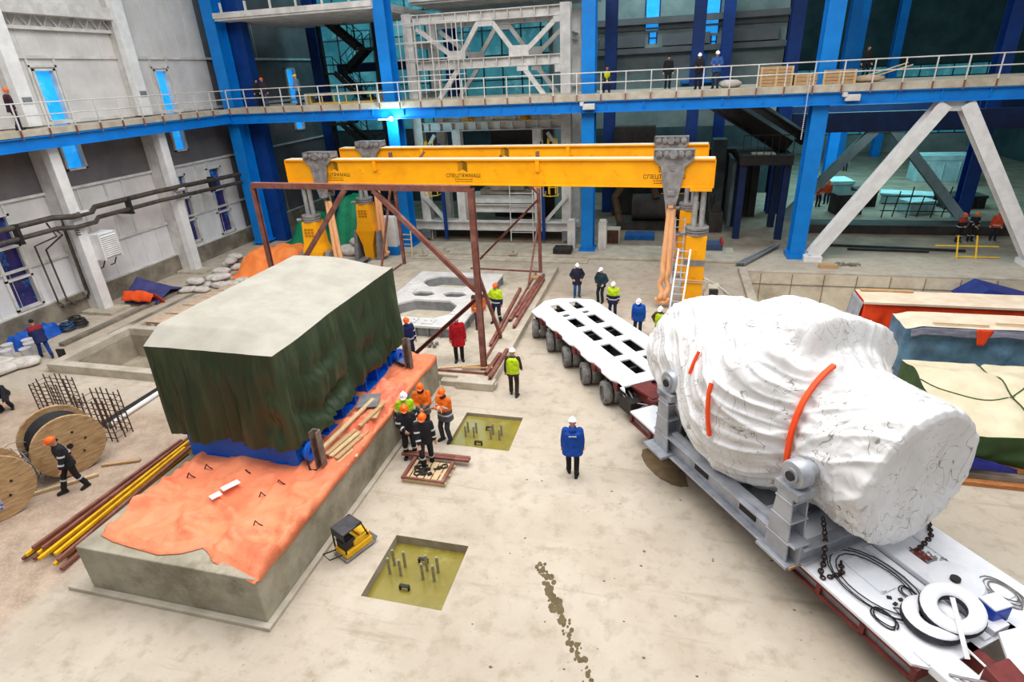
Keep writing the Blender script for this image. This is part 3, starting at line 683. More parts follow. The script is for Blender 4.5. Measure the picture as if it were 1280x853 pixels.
for gi, (p, q) in enumerate(GIRD):
    d = (q-p).normalized(); nrm = V((d.y,-d.x,0)); up = V((0,0,1)); Lg = (q-p).length
    g = MB()
    def pt(s, n_, z): return p+d*s+nrm*n_+up*z
    def blk(s0,s1,n0,n1,z0,z1): g.ob(pt((s0+s1)/2,(n0+n1)/2,(z0+z1)/2), d*(s1-s0)/2, nrm*(n1-n0)/2, up*(z1-z0)/2)
    blk(0,Lg,-.3,.3,Z0,Z0+.06); blk(0,Lg,-.3,.3,Z1-.06,Z1); blk(.03,Lg-.03,.12,.2,Z0+.06,Z1-.06); blk(.03,Lg-.03,-.2,-.12,Z0+.06,Z1-.06)
    for s_ in (.0,Lg-.04): blk(s_,s_+.04,-.3,.3,Z0,Z1)
    for s_ in (5.2,13.6): blk(s_,s_+.18,.2,.29,Z1-.55,Z1-.06)
    g.m = 1; blk(.05,Lg-.05,-.29,.29,Z1,Z1+.02); g.m = 0        # dusty top flange
    go = g.build('girder', [YEL, mat('dusty_flange_%d'%gi,(236,226,206),(220,206,180),2,.8)], gan)
    h = MB()
    for s_ in (4.4,5.4,11.6,13.9,14.9,17.2):
        for dz in (.0,-.16): MB().tube(pt(s_+dz*-.6,.2,6.3+dz),pt(s_+dz*-.6,.235,6.3+dz),.05,n=8).build('bolt_head', YEL, go)
    if gi == 0: MB().tube(pt(13.7,.2,5.75),pt(13.7,.26,5.75),.28,n=18).build('boss', YEL, go)
    for s_ in ((2.9,10.0,19.3) if gi == 0 else (10.2,)):
        k = MB()
        vs = [pt(s_+v.x,.206+v.z,Z0+.36+v.y) for v in TXT[0]]; k.add(vs, TXT[1])
        for j in range(5):
            z = Z0+.66+.085*j
            for sg, th in ((-1,.028),(1,.055)):
                a0 = (0, z+.13); a1 = (sg*.24, z)
                poly = [pt(s_+a0[0],.205,a0[1]),pt(s_+a1[0],.205,a1[1]),pt(s_+a1[0],.205,a1[1]-th),pt(s_+a0[0],.205,a0[1]-th)]
                k.prism(poly, nrm*.004)
        for z, w_ in ((Z0+.27,.9),(Z0+.17,.85)):           # small print, too small to read
            x = -w_/2
            while x < w_/2:
                l_ = R(.04,.11); c = pt(s_+x+l_/2,.207,z); k.ob(c, d*l_/2, nrm*.002, up*.014); x += l_+.025
        tag(k.build('printed_logo', INK, go), 'stack of black chevrons over a line of lettering')
    # lugs that straddle the girder and carry the slings
    for s_ in ((2.05,19.65) if gi == 0 else (1.95,18.9)):
        b = MB(); w_ = .82
        for n_ in (.32,-.32):
            poly = [(-w_,7.12),(w_,7.12),(w_,6.72),(w_*.62,6.45),(.3,5.2),(.22,4.85),(-.22,4.85),(-.3,5.2),(-w_*.62,6.45),(-w_,6.72)]
            b.prism([pt(s_+x,n_-.04,z) for x,z in poly], nrm*.08)
        b.ob(pt(s_,0,6.98), d*w_, nrm*.36, up*.14)
        for x in (-.6,-.28,.28,.6):
            b.tube(pt(s_+x,.36,6.95),pt(s_+x,.45,6.95),.14,n=12); b.tube(pt(s_+x,.45,6.95),pt(s_+x,.5,6.95),.07,n=8)
        b.tube(pt(s_,.36,6.95),pt(s_,.52,6.95),.18,n=8)
        b.ob(pt(s_,.37,6.35), d*.09, nrm*.02, up*.07); b.ob(pt(s_,.38,5.35), d*.16, nrm*.03, up*.1)
        bo = b.build('sling_lug', LUG, gan, bevel=.012)
        MB().tube(pt(s_,-.3,4.98),pt(s_,.42,4.98),.15,n=14).build('pin', LUG, bo)
        MB().path([pt(s_+.17*math.cos(t_*PI/6+PI*.5),0,4.68+.3*math.sin(t_*PI/6+PI*.5)) for t_ in range(12)],.05,8,closed=True).build('shackle', LUG, bo, smooth=60)
# telescopic legs
def leg(x, y, left):
    lm = MB(); T = 3.52
    if left: rings = [(.0,.3,.4),(1.0,.34,.45),(1.9,.62,.5),(2.3,.5,.45),(T,.4,.42)]
    else: rings = [(.0,.43,.42),(T,.43,.42)]
    lm.loft([((x,y,z),(a,a,0),(b,-b,0)) for z,a,b in rings], n=4) if False else None
    vs = []; fs = []
    for z,a,b in rings: vs += [(x-a,y-b,z),(x+a,y-b,z),(x+a,y+b,z),(x-a,y+b,z)]
    for k in range(len(rings)-1):
        for i in range(4): fs.append((k*4+i,k*4+(i+1)%4,k*4+4+(i+1)%4,k*4+4+i))
    fs += [(3,2,1,0),tuple(range(len(vs)-4,len(vs)))]
    lm.add(vs,fs)
    for k in range(2): lm.tube((x,y-.44,T-.6-1.2*k),(x,y-.47,T-.6-1.2*k),.06,n=10)
    o = lm.build('leg', YEL, gan, bevel=.02)
    c = MB()
    for k in range(3): c.lathe([(.0,0),(.5,0),(.5,.09),(.0,.09)],(x,y,T+.02+.12*k),(0,0,1),16)
    c.tube((x-.5,y-.2,T+.1),(x-.72,y-.3,T+.1),.09)
    c.build('collar', LUG, o, smooth=40)
    r = MB()
    for dx in (-.16,.16): r.tube((x+dx,y,T+.3),(x+dx,y,Z0-.12),.12,n=14)
    r.build('lift_rod', CHROME, o, smooth=40)
    MB().cb((x,y,Z0-.14),.9,.7,.13).build('head_plate', YEL, o, bevel=.015)
    if not left:
        b = MB(); b.box(x-.44,x+.44,y-.44,y+.44,2.2,2.46); b.build('grey_band', GREY, o)
        b = MB(); b.path([(x-.47,y-.47,1.55),(x+.47,y-.47,1.5),(x+.47,y+.47,1.5),(x-.47,y+.47,1.55)],.03,6,closed=True); b.path([(x-.47,y-.47,1.45),(x+.47,y-.47,1.42),(x+.47,y+.47,1.42),(x-.47,y+.47,1.45)],.03,6,closed=True); b.build('rope', WOOD_P, o)
    else:
        b = MB()
        for i in range(3):
            for j in range(3): b.box(x-.3+.2*i,x-.16+.2*i,y-.47,y-.43,2.75+.17*j,2.84+.17*j)
        b.build('warning_plate', mat('faded_print_%d'%len(WL),(176,120,12)), o)
    f = MB(); f.cb((x,y,0),1.1,1.3,.14)
    if left:
        for dx in (-.75,.75): f.prism([(x+dx-.12,y-.75,.14),(x+dx-.12,y+.6,.14),(x+dx-.12,y+.2,1.9),(x+dx-.12,y-.35,1.9)],(.24,0,0))
    f.build('track_shoe', GREY, o, bevel=.02)
leg(-18.55,27.75,True); leg(-17.75,32.35,True); leg(1.42,26.34,False); leg(1.2,31.33,False)
q = MB()
for y in (27.75,32.35): pass
q.ibeam((-18.1,24.5,.0+.12),(-17.9,35,.12),.5,.22,.03); tag(q.build('gantry_track', GREY), 'grey steel track beam under the gantry legs beyond the green cover', 'track')
q = MB(); q.ibeam((1.4,25.4,.1),(1.2,35,.1),.5,.16,.03); tag(q.build('gantry_track', GREY), 'grey steel track beam under the gantry legs by the aluminium ladder', 'track')
# slings
SLING = mat('orange_sling',(250,192,142),(238,172,118),3,.85,stretch=(6,6,1),bump=.4,bscale=10)
def sling(a, zt, zb, label, crumple=0, lean=(0,0)):
    t = thing('lifting_sling', label, 'sling', (a[0]+lean[0],a[1]+lean[1],zb))
    for k, dx in enumerate((-.14,.14)):
        pts = []
        for i in range(26):
            f = i/25; z = zt+(zb-zt)*f
            j = crumple*.5*sm(f,.5,1)
            pts.append((a[0]+lean[0]*f+dx*(.5+.6*f)+j*.2*math.sin(i*1.15+k*2), a[1]+lean[1]*f+j*.16*math.cos(i*.9+k), z))
        MB().path(pts, .125, 10).build('strand', SLING, t, smooth=180)
    b = MB(); b.path([(a[0]+lean[0]+.26*math.cos(u*PI/8+PI), a[1]+lean[1], zb+.1+.25*math.sin(u*PI/8+PI)) for u in range(9)],.13,10)
    b.build('bottom_loop', SLING, t, smooth=180)
sling((.28,26.42),4.62,.42,'long orange lifting sling hanging beside the aluminium ladder',.9,(-.12,-.15))
sling((.1,31.4),4.62,.9,'orange lifting sling on the rear girder just behind the ladder',.6,(.5,0))
sling((-17.3,27.65),4.62,.6,'orange lifting sling hanging down behind the green covered generator',0,(-.05,.1))
sling((-16.8,32.3),4.62,.45,'orange lifting sling on the rear girder beside the white sandbag heap',.25,(-.1,0))
ALU = mat('aluminium',(206,208,212),(184,186,190),3,.4,.5)
lt = ladder('ladder',(.66,23.9,0),(.95,25.75,3.0),.5,ALU,'aluminium ladder leaning by the crumpled orange sling near the gantry leg',11,side=(1,-.1,0),r=.035)
lt = ladder('ladder',(.68,26.2,1.2),(.72,27.4,4.0),.42,ALU,'upper aluminium ladder behind the yellow gantry leg',9,side=(1,-.1,0),r=.03)
q = MB(); q.cb((2.3,25.9,0),.75,.8,1.0); q.prism([(1.95,25.5,1.0),(2.65,25.5,1.0),(2.5,25.6,1.35),(2.1,25.6,1.35)],(0,.55,0)); q.m = 1; q.box(2.12,2.5,25.45,25.6,1.03,1.28)
tag(q.build('control_box',[CONC_L,DARK],bevel=.03),'pale gantry control unit with a dark screen behind the white wrapped load','control unit')
q = MB()
for k in range(4): q.path([(1.9+.06*k,26.1,1.6-.2*k),(2.5,26.0+.1*k,1.3),(3.2,26.2,.7-.1*k),(3.4+.1*k,26.6,.06)],.03,6)
tag(q.build('hydraulic_hose',OFFW,smooth=60),'bundle of pale hydraulic hoses at the foot of the gantry leg','hose')

# ---------------------------------------------------------------- rusty open frame on the slab
t = thing('rusty_frame','tall rust-red angle iron frame with diagonal braces standing on the slab','steel frame',(-10.6,24,.3))
ZT = 6.98
def rb(nm, p, q, w=.15): MB().channel(p, q, w, w, .03).build(nm, RUST, t)
FR, FL, BR, BL = (-6.2,18.4), (-15.0,19.1), (-6.4,29.9), (-14.8,30.6)
for nm, c, zb in (('post',FR,.3),('post',FL,0.3),('post',BR,.3),('post',BL,.3)): rb(nm, (c[0],c[1],zb), (c[0],c[1],ZT if c[1] < 25 else ZT-.3), .2 if c is FR else .16)
rb('top_rail',(*FL,ZT),(*FR,ZT),.2)
rb('brace',(-14.85,18.95,2.4),(-11.0,18.75,ZT-.1)); rb('brace',(-9.85,18.65,ZT-.1),(-6.3,18.45,3.4)); rb('brace',(-6.3,18.4,3.1),(-9.3,18.5,.4))
rb('brace',(-6.2,18.5,4.0),(-6.3,21.2,.35),.11); rb('brace',(-6.4,29.8,4.6),(-8.4,30.0,6.5),.11); rb('brace',(-6.4,29.8,4.3),(-9.9,30.05,.9),.11)
rb('brace',(-14.8,30.5,4.5),(-12.7,30.4,6.7),.11); rb('brace',(-14.9,19.2,3.0),(-15.2,21.5,.35),.11); rb('brace',(-14.8,30.4,5.4),(-15.1,28,.35),.1); rb('brace',(-6.4,29.7,3.2),(-6.5,27.2,.35),.08)
for a, b in (((-14,17.95),(-6.0,18.0)),((-6.35,18.6),(-6.6,29.6)),((-10.5,30.1),(-6.5,29.9)),((-14.9,30.4),(-15.0,24.5))): MB().bar((*a,.34),(*b,.34),.08,.08).build('base_rail', RUST, t)
for k,(a,b) in enumerate((((-6.5,20.3),(-6.85,27.0)),((-6.0,22.2),(-5.95,28.6)),((-6.15,23.4),(-6.1,29.3)),((-6.35,22.9),(-6.2,28.9)),((-5.75,17.6),(-5.72,20.0)),((-5.98,17.9),(-5.9,19.6)))):
    tag(MB().channel((*a,.38),(*b,.38),.13,.13,.02).build('steel_channel',RUST),['rust-red channel lying on the slab behind the worker in yellow and navy','rust-red channel at the slab edge, nearest the trailer wheels','rust-red channel on the slab, second from the slab edge','rust-red channel on the slab, third from the slab edge','rust-red channel at the slab corner by the man in the yellow vest','shorter rust-red channel at the slab corner next to the frame post'][k],'steel channel')
for k,(a,b,m_) in enumerate((((-7.9,18.15,.33),(-6.0,18.75,.36),WOOD_P),((-7.0,18.2,.4),(-5.85,18.35,.42),WOOD))):
    tag(MB().bar(a,b,.1,.05).build('plank',m_),['thin pale batten at the foot of the front rusty post','short timber block wedged at the foot of the front rusty post'][k],'plank')
q = MB(); q.cb((-6.5,28.9,.3),.55,.45,.12); tag(q.build('timber_block',WOOD,bevel=.015),'flat brown block on the slab beside the rear rusty post','block')

# ---------------------------------------------------------------- machined steel base frame on the slab
BP = mat('machined_steel',(226,226,224),(206,206,204),1.2,.45,.15)
PX0,PX1,PY0,PY1,PZ0,PZ1 = -12.5,-7.95,20.8,27.9,.3,.82
def oct_(x0,x1,y0,y1,c): return [(x0+c,y0),(x1-c,y0),(x1,y0+c),(x1,y1-c),(x1-c,y1),(x0+c,y1),(x0,y1-c),(x0,y0+c)]
t = thing('bedplate','grey machined steel bedplate with eight-sided openings lying on the slab','bedplate',(-10.2,24.3,.3))
import bmesh
def plate_with_holes(outer, holes, z0, z1):
    bm = bmesh.new(); es = []
    for loop in [outer]+holes:
        vv = [bm.verts.new((x,y,z1)) for x,y in loop]
        es += [bm.edges.new((vv[i],vv[(i+1)%len(vv)])) for i in range(len(vv))]
    bmesh.ops.triangle_fill(bm, use_beauty=True, use_dissolve=False, edges=es)
    fs = list(bm.faces)
    for f in fs:
        if f.normal.z < 0: f.normal_flip()
    r = bmesh.ops.extrude_face_region(bm, geom=fs)
    for v in [e for e in r['geom'] if isinstance(e, bmesh.types.BMVert)]: v.co.z = z0
    bmesh.ops.recalc_face_normals(bm, faces=bm.faces)
    bm.verts.index_update()
    vs = [v.co.copy() for v in bm.verts]; fs = [tuple(v.index for v in f.verts) for f in bm.faces]; bm.free(); return vs, fs
outer = [(PX0,PY0),(PX1,PY0),(PX1,PY1),(PX0,PY1)]
holes = [oct_(-11.75,-8.9,25.6,27.3,.55), oct_(-11.75,-8.9,21.7,23.8,.55), oct_(-11.7,-10.5,24.25,24.9,.3), oct_(-10.1,-8.9,24.3,24.95,.3)]
vs, fs = plate_with_holes(outer, holes, PZ1-.09, PZ1); MB().add(vs,fs).build('top_plate', BP, t)
q = MB()
def wl_(x0,x1,y0,y1): q.box(x0,x1,y0,y1,PZ0,PZ1-.09)
wl_(PX0+.1,PX0+.14,PY0+.15,PY1-.1); wl_(PX1-.12,PX1-.08,PY0+.15,PY1-.1); wl_(PX0,PX1,PY0+.12,PY0+.16); wl_(PX0,PX1,PY1-.16,PY1-.12)
for h in holes:
    for i in range(8):
        a, b = V((*h[i],0)), V((*h[(i+1)%8],0)); c = (a+b)/2+V((0,0,(PZ0+PZ1-.09)/2)); q.ob(c, (b-a)/2, (b-a).normalized().cross(V((0,0,1)))*.015, (0,0,(PZ1-.09-PZ0)/2))
for k in range(8):
    x = PX0+.3+.56*k; q.box(x-.015,x+.015,PY0,PY0+.14,PZ0,PZ1-.09)
    y = PY0+.4+.92*k if k < 8 else 0; q.box(PX1-.1,PX1,y-.015,y+.015,PZ0,PZ1-.09)
q.build('web_plates', GREY, t)
MB().box(PX0-.1,PX1+.1,PY0-.05,PY1+.05,PZ0-.0,PZ0+.05).build('bottom_flange', BP, t) if False else None
for x,y in ((-11.9,24.9),(-8.6,22.4),(-10.3,21.3),(-9.5,21.25),(-12.1,26.0)):
    q = MB(); q.cb((x,y,PZ1),.5,.5,.05)
    for dx in (-.13,.13): q.tube((x+dx,y,PZ1+.05),(x+dx,y,PZ1+.1),.04,n=8)
    q.build('bolt_pad', BP, t)
q = MB()
for k in range(6):
    x, y = -9.2+.22*(k%3), 19.9+.25*(k//3); q.cb((x,y,.3),.12,.12,.1); q.tube((x,y,.4),(x,y,.44),.07,n=10)
tag(q.build('anchor_nuts',LUG),'cluster of loose anchor nuts on the slab before the machined base frame','nuts')
# ---------------------------------------------------------------- concrete plinth, tarpaulin, covered generator
BX0,BX1,BY0,BY1,BZ = -12.2,-7.58,6.98,17.3,1.3
b = MB(); b.box(BX0,BX1,BY0,BY1,0,BZ)
t = thing('concrete_plinth','long cast concrete plinth carrying the green covered generator','plinth',((BX0+BX1)/2,(BY0+BY1)/2,0))
PLC = mat('cast_plinth_concrete',(170,164,146),(140,134,116),.9,.85,bump=.3,bscale=7,c3=(112,102,84),s3=.7)
b.build('block', PLC, t, bevel=.03)
b = MB(); b.box(BX0-.6,BX1+.14,BY0-.14,BY0,0,.1); b.box(BX1,BX1+.14,BY0,BY1,0,.1); b.build('footing_ledge', CONC_L, t, bevel=.01)
ORT = mat('orange_tarpaulin',(246,146,104),(236,130,90),1.2,.55,bump=1.6,bscale=3.2,c3=(226,116,82),s3=.6)
def lerpf(x, p):
    for (a,b_),(c,d) in zip(p,p[1:]):
        if x <= c: return b_+(d-b_)*(x-a)/(c-a)
    return p[-1][1]
def otarp(u, v):
    x0 = -11.9+.05*math.sin(v*9); x1 = -7.5
    front = lerpf(u,[(0,7.38),(.1,7.27),(.2,7.22),(.41,7.14),(.52,7.28),(.6,7.52),(.65,7.42),(.71,7.22),(.84,7.08),(1,6.9)])
    y = front+(17.15-front)*v; x = x0+(x1-x0)*u
    z = BZ+.035
    fw_ = 1-sm(v,.0,.5)
    z += max(0,.12*fb(x,y,0,.9,3))*(.35+fw_)+max(0,.34*(1-abs(nz(x*.5+3,y*1.7,2))*5))*.7*fw_*sm(v,0,.06)+max(0,.12*(1-abs(nz(x*1.3,y*.7,5))*4))*.55+max(0,.07*(1-abs(nz(x*2.4,y*1.9,8))*4))*.5
    if u > .78: z += .12*abs(nz(x*3,y*3,1))*sm(v,.45,.5)
    if u > .99: x = -7.53; z = BZ-.1+.08*nz(x,y*1.2)
    elif u > .98: x = -7.55; z = max(z,BZ+.05)
    if v < .012: z = BZ+.02 if u<.75 else BZ-.03
    return V((x,y,z))
tag(MB().grid(otarp,70,110).build('tarpaulin',ORT,smooth=180,solid=.012),'salmon orange tarpaulin spread over the concrete plinth under the generator','tarpaulin')
def crum(u, v):
    x = -8.55+.95*u; y = 11.8+3.4*v; e = min(u,1-u,v,1-v)
    return V((x+.1*nz(y*3,x),y,BZ+.08+sm(e,0,.15)*(.16+.2*abs(fb(x,y,4,2.2,3)))))
tag(MB().grid(crum,30,70).build('tarpaulin',mat('orange_tarp_folds',(244,150,116),(228,118,88),2.5,.7,bump=.4,bscale=6),smooth=180,solid=.012),'crumpled orange tarpaulin bunched beside the blue skid under the timber','tarpaulin')
for k,(x,y) in enumerate(((-10.35,8.85),(-9.9,9.9),(-8.8,9.7),(-8.95,9.2),(-8.45,8.3),(-11.1,9.9),(-11.3,9.5))):
    q = MB(); q.path([(x-.1,y,1.36),(x-.04,y+.03,1.5),(x+.06,y,1.45),(x+.1,y+.05,1.36)],.016,6)
    tag(q.build('wire_loop',DARK),'small dark wire loop poking up through the orange tarpaulin','wire loop','wire loops in the orange tarpaulin')
for k,(x,y,l_) in enumerate(((-9.85,9.25,.42),(-9.95,8.85,.25))):
    q = MB(); q.cb((x,y,1.46+.09),.2,l_,.012,-.5); tag(q.build('paper_sheet',WHITE),['larger white sheet lying on the orange tarpaulin','small white scrap lying on the orange tarpaulin'][k],'paper')
tag(MB().cb((-8.1,7.5,1.42),.1,.4,.02,-1.1).build('metal_strip',GREY),'grey metal strip on the front corner of the orange tarpaulin','strip')
gen = thing('generator','large covered generator under a dark green tarpaulin on a blue skid','generator',(-10.5,13.7,BZ))
SK = mat('skid_blue',(0,104,226),(0,90,200),1.5,.45)
q = MB(); SX0,SX1,SY0,SY1 = -12.1,-8.75,10.45,16.6
q.box(SX0,SX1,SY0,SY1,BZ+.03,BZ+.09); q.box(SX0,SX1,SY0,SY1,2.0,2.08); q.box(SX0+.1,SX1-.35,SY0+.06,SY1-.1,BZ+.09,2.0)
for k in range(9): y = SY0+.06+.76*k; q.box(SX1-.36,SX1-.02,y,y+.05,BZ+.09,2.0)
for k in range(9): y = SY0+.06+.76*k; q.box(SX0+.02,SX0+.12,y,y+.05,BZ+.09,2.0)
q.box(SX0+.02,SX1-.02,SY0+.03,SY0+.07,BZ+.09,2.0)
q.build('skid', SK, gen, bevel=.012)
for y, nm in ((10.75,'lifting_trunnion'),(16.35,'lifting_trunnion')):
    q = MB(); q.lathe([(.0,0),(.16,0),(.16,.22),(.26,.22),(.26,.3),(.12,.3),(.12,.2),(.0,.2)],(SX1-.05,y,1.68),(1,0,0),20); q.box(SX1-.3,SX1,y-.3,y+.3,1.4,1.97); q.build(nm, SK, gen, smooth=40)
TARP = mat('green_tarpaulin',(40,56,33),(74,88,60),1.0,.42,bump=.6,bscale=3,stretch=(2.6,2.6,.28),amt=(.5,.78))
DUST = mat('dusty_tarpaulin_top',(172,168,157),(160,155,144),1.1,.85,bump=.15,bscale=5)
CX0,CX1,CY0,CY1 = -12.42,-8.72,10.4,17.1
def topz(x, y):
    g_ = sm(y,11.8,13.4); r = max(0,min(1,(y-10.4)/.62))*((1-g_)*max(0,min(1,(-8.75-x)/1.0))+g_*(.12+.88*sm(-8.75-x,0,2.4)))
    return 4.6+.34*r-.025*abs(nz(x*.5,y*.4))+.01*nz(x*2,y*2)
def cover_top(u, v):
    x = CX0+(CX1-CX0)*u; y = CY0+(CY1-CY0)*v
    return V((x,y,topz(x,y)))
per = [V((CX0,CY0,0)),V((CX1,CY0,0)),V((CX1,CY1,0)),V((CX0,CY1,0))]
lens = [(per[(i+1)%4]-per[i]).length for i in range(4)]; TOT = sum(lens)
def side(u, v):
    s = u*TOT; i = 0
    while i < 3 and s > lens[i]: s -= lens[i]; i += 1
    s = min(s, lens[i]); a, b = per[i], per[(i+1)%4]; d = (b-a).normalized(); n_ = V((d.y,-d.x,0)); p = a+d*s
    zt = topz(p.x,p.y)
    zb = 1.98+.05*math.sin(s*3+i)+.04*nz(s*2,i)
    if i == 0: zb = 2.02+.05*math.sin(s*4.2)-.05*sm(s,2.2,3.7)
    if i == 1: zb = 1.9+.12*sm(s,0,3)+.02*math.sin(s*5)
    z = zt+(zb-zt)*v; dep = zt-z
    # vertical folds, deeper toward the hem
    amp = sm(v,.02,.9)
    f = 2.1*(.04*amp*math.sin(s*5.3+1.1*math.sin(s*1.7+i)+.5*dep)+.03*amp*(1-2*abs(nz(s*2.3+i*7,dep*.3)))+.035*sm(v,0,.3)*(1-abs(nz(s*4.2+i*3,dep*.35))*3)+.02*amp*math.sin(s*17+3*nz(s*.8,dep*.5)))+.05*sm(v,.03,.25)*max(0,1-abs(nz(s*1.6+i*5,dep*.22,4))*5)
    f += .06*amp*fb(s*.7+i*9,dep*.35,0,1,3)
    if i == 1:                                   # swags hanging from the corner
        c = s-1.75; g = math.exp(-(c/1.35)**2)
        ph = dep*5.0+1.3*c*c
        f += .12*g*sm(dep,.5,1.5)*(math.sin(ph)+.35*math.sin(2*ph+1))
        f += .09*math.exp(-((s-4.2)/.7)**2)*sm(dep,.2,1.2)*math.sin(dep*6+1.8*(s-4.2)**2)
        f += .05*(1-sm(abs(s-5.5),0,.8))*math.sin((s+dep*.35)*14)*amp
    if i == 0:
        c = s-3.7; f += .12*math.exp(-(c/.55)**2)*sm(dep,.4,1.8)*math.sin(dep*5.0+1.5*c*c+1)
    e = min(s, lens[i]-s); f *= sm(e,0,.25)
    f += .16*amp*.35
    # slight inward lean of the ends near the bottom corners
    return V((p.x+n_.x*f, p.y+n_.y*f, z))
q = MB(); q.grid(side,300,46,wrap=True); n0 = len(q.f)
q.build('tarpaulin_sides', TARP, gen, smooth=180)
cv = MB(); cv.grid(cover_top,60,100); cv.build('tarpaulin_top', DUST, gen, smooth=180)
# upright steel channels and timber beside the skid
for (x,y,zt),lab in (((-8.12,10.52,2.5),'grey steel channel standing upright beside the blue skid, nearest the timber pile'),((-8.05,16.0,2.52),'grey steel channel standing upright at the far end of the plinth')):
    tag(MB().channel((x,y,BZ+.0),(x,y,zt),.2,.22,.03,up=(1,0,0)).build('steel_post',mat('weathered_channel_%d'%len(WL),(134,122,112),(96,84,76),4,.7)),lab,'steel post')
pl = [((-8.35,10.95,1.62),(-8.05,13.4,1.75)),((-8.2,10.9,1.5),(-7.95,12.4,1.5)),((-8.05,10.85,1.5),(-7.8,12.3,1.5)),((-7.9,10.85,1.45),(-7.68,12.2,1.45)),((-8.3,11.0,1.42),(-8.1,12.6,1.42)),((-8.1,11.0,1.4),(-7.85,12.5,1.4)),((-7.86,10.8,1.37),(-7.66,11.9,1.37))]
for k,(a,b_) in enumerate(pl):
    tag(MB().bar(a,b_,.12,.05).build('plank',WOOD_P if k%2==0 else WOOD),'long pale board lying across the timber pile on the plinth' if k == 0 else 'short pale board in the timber pile beside the upright channel','plank',None if k == 0 else 'boards in the timber pile on the plinth')
for k,(y,l_) in enumerate(((10.75,.75),(11.15,.8),(11.6,.75))):
    tag(MB().bar((-8.28,y,1.345),(-8.28+l_,y+.05,1.345),.12,.045,).build('plank',WOOD_P),'short crosswise board under the timber pile by the upright channel','plank','bearers under the timber pile')
q = MB(); q.cb((-8.15,13.3,1.72),.6,.75,.03,.3); tag(q.build('grey_board',GREY),'grey flat board lying on the crumpled orange tarpaulin','board')
q = MB(); q.cb((-7.8,13.0,1.6),.3,.9,.05,.2); q.cb((-7.75,12.7,1.66),.12,1.3,.05,-.1); tag(q.build('pallet_board',WOOD),'brown pallet board at the plinth edge beyond the timber pile','board')
q = MB(); q.path([(-8.55,10.55,1.5),(-8.4,10.4,1.36),(-8.2,10.42,1.36)],.025,6); tag(q.build('cable',BLACK),'short black cable by the foot of the upright channel','cable')
def ctarp(u,v): 
    x=-8.55+.5*u; y=16.1+.6*v; return V((x,y,BZ+.06+.28*(1-u)*(1-.5*v)+.05*nz(x*4,y*4)))
tag(MB().grid(ctarp,10,10).build('grey_sheet',mat('grey_blue_sheet',(110,122,150),(92,104,130),2,.7),smooth=180,solid=.01),'grey-blue sheet draped at the far end of the blue skid','sheet')

# ---------------------------------------------------------------- bundle of bars beside the plinth
for k in range(16):
    x = -14.72+.085*k; lay = k%3
    a = V((x,7.2+R(0,.6),.1+.1*lay)); b_ = V((-14.45+.048*k,12.3+R(-.5,.2),.1+.1*lay))
    y_ = k in (1,4,7,8,11,13)
    tag(MB().bar(a,b_,.085,.085).build('steel_bar',YEL2 if y_ else RUST,bevel=.008),'yellow steel bar in the bundle beside the concrete plinth' if y_ else 'rust-brown steel bar in the bundle beside the concrete plinth','steel bar','yellow bars beside the plinth' if y_ else 'rusty bars beside the plinth')
for k in range(2):
    q = MB(); q.cb((-14.0,8.3+3*k,0),1.5,.12,.055); tag(q.build('timber_bearer',WOOD),'timber bearer under the bundle of bars, at its %s end' % ('near' if k == 0 else 'far'),'bearer')
# ---------------------------------------------------------------- two water-filled pits with anchor bolts
WATER = mat('murky_water',(142,130,58),(126,114,46),.8,.18,spec=.5,bump=.05,bscale=2,c3=(158,150,80),s3=.9)
PIPE = mat('galvanised_bolt',(170,164,140),(140,132,108),4,.5,.3)
for (x0,x1,y0,y1,_z),zw,cx,cy,lab in ((HOLES[0],-.12,-5.15,14.75,'farther pit, beside the group of workers'),(HOLES[1],-.24,-5.2,9.15,'nearer pit, beside the yellow plate compactor')):
    tag(MB().box(x0+.004,x1-.004,y0+.004,y1-.004,-.98,zw).build('pit_water',WATER),'murky olive water standing in the '+lab,'water')
    for s_ in (-.42,.42):
        for dx,dy in ((-.14,.13),(.14,.13),(-.14,-.13),(.14,-.13)):
            q = MB(); p = V((cx+s_+dx,cy+dy,zw-.05)); h = .5 if zw < -.2 else .42
            q.tube(p,p+V((0,0,h)),.035,n=10); q.tube(p+V((0,0,h)),p+V((0,0,h+.03)),.028,n=10)
            tag(q.build('anchor_bolt',PIPE),'galvanised anchor bolt standing in the water of the '+lab,'bolt','anchor bolts in the '+lab.split(',')[0])
    for dx,dy in ((.1,.34),(-.02,-.5)):
        q = MB(); x,y = cx+dx,cy+dy
        q.box(x-.12,x+.12,y-.04,y+.04,zw+.1,zw+.13); q.box(x-.12,x-.095,y-.04,y+.04,zw-.05,zw+.12); q.box(x+.095,x+.12,y-.04,y+.04,zw-.05,zw+.12)
        tag(q.build('steel_bracket',DARK),'dark steel bracket in the %s, the one %s its bolts' % (lab.split(',')[0],'behind' if dy > 0 else 'in front of'),'bracket')
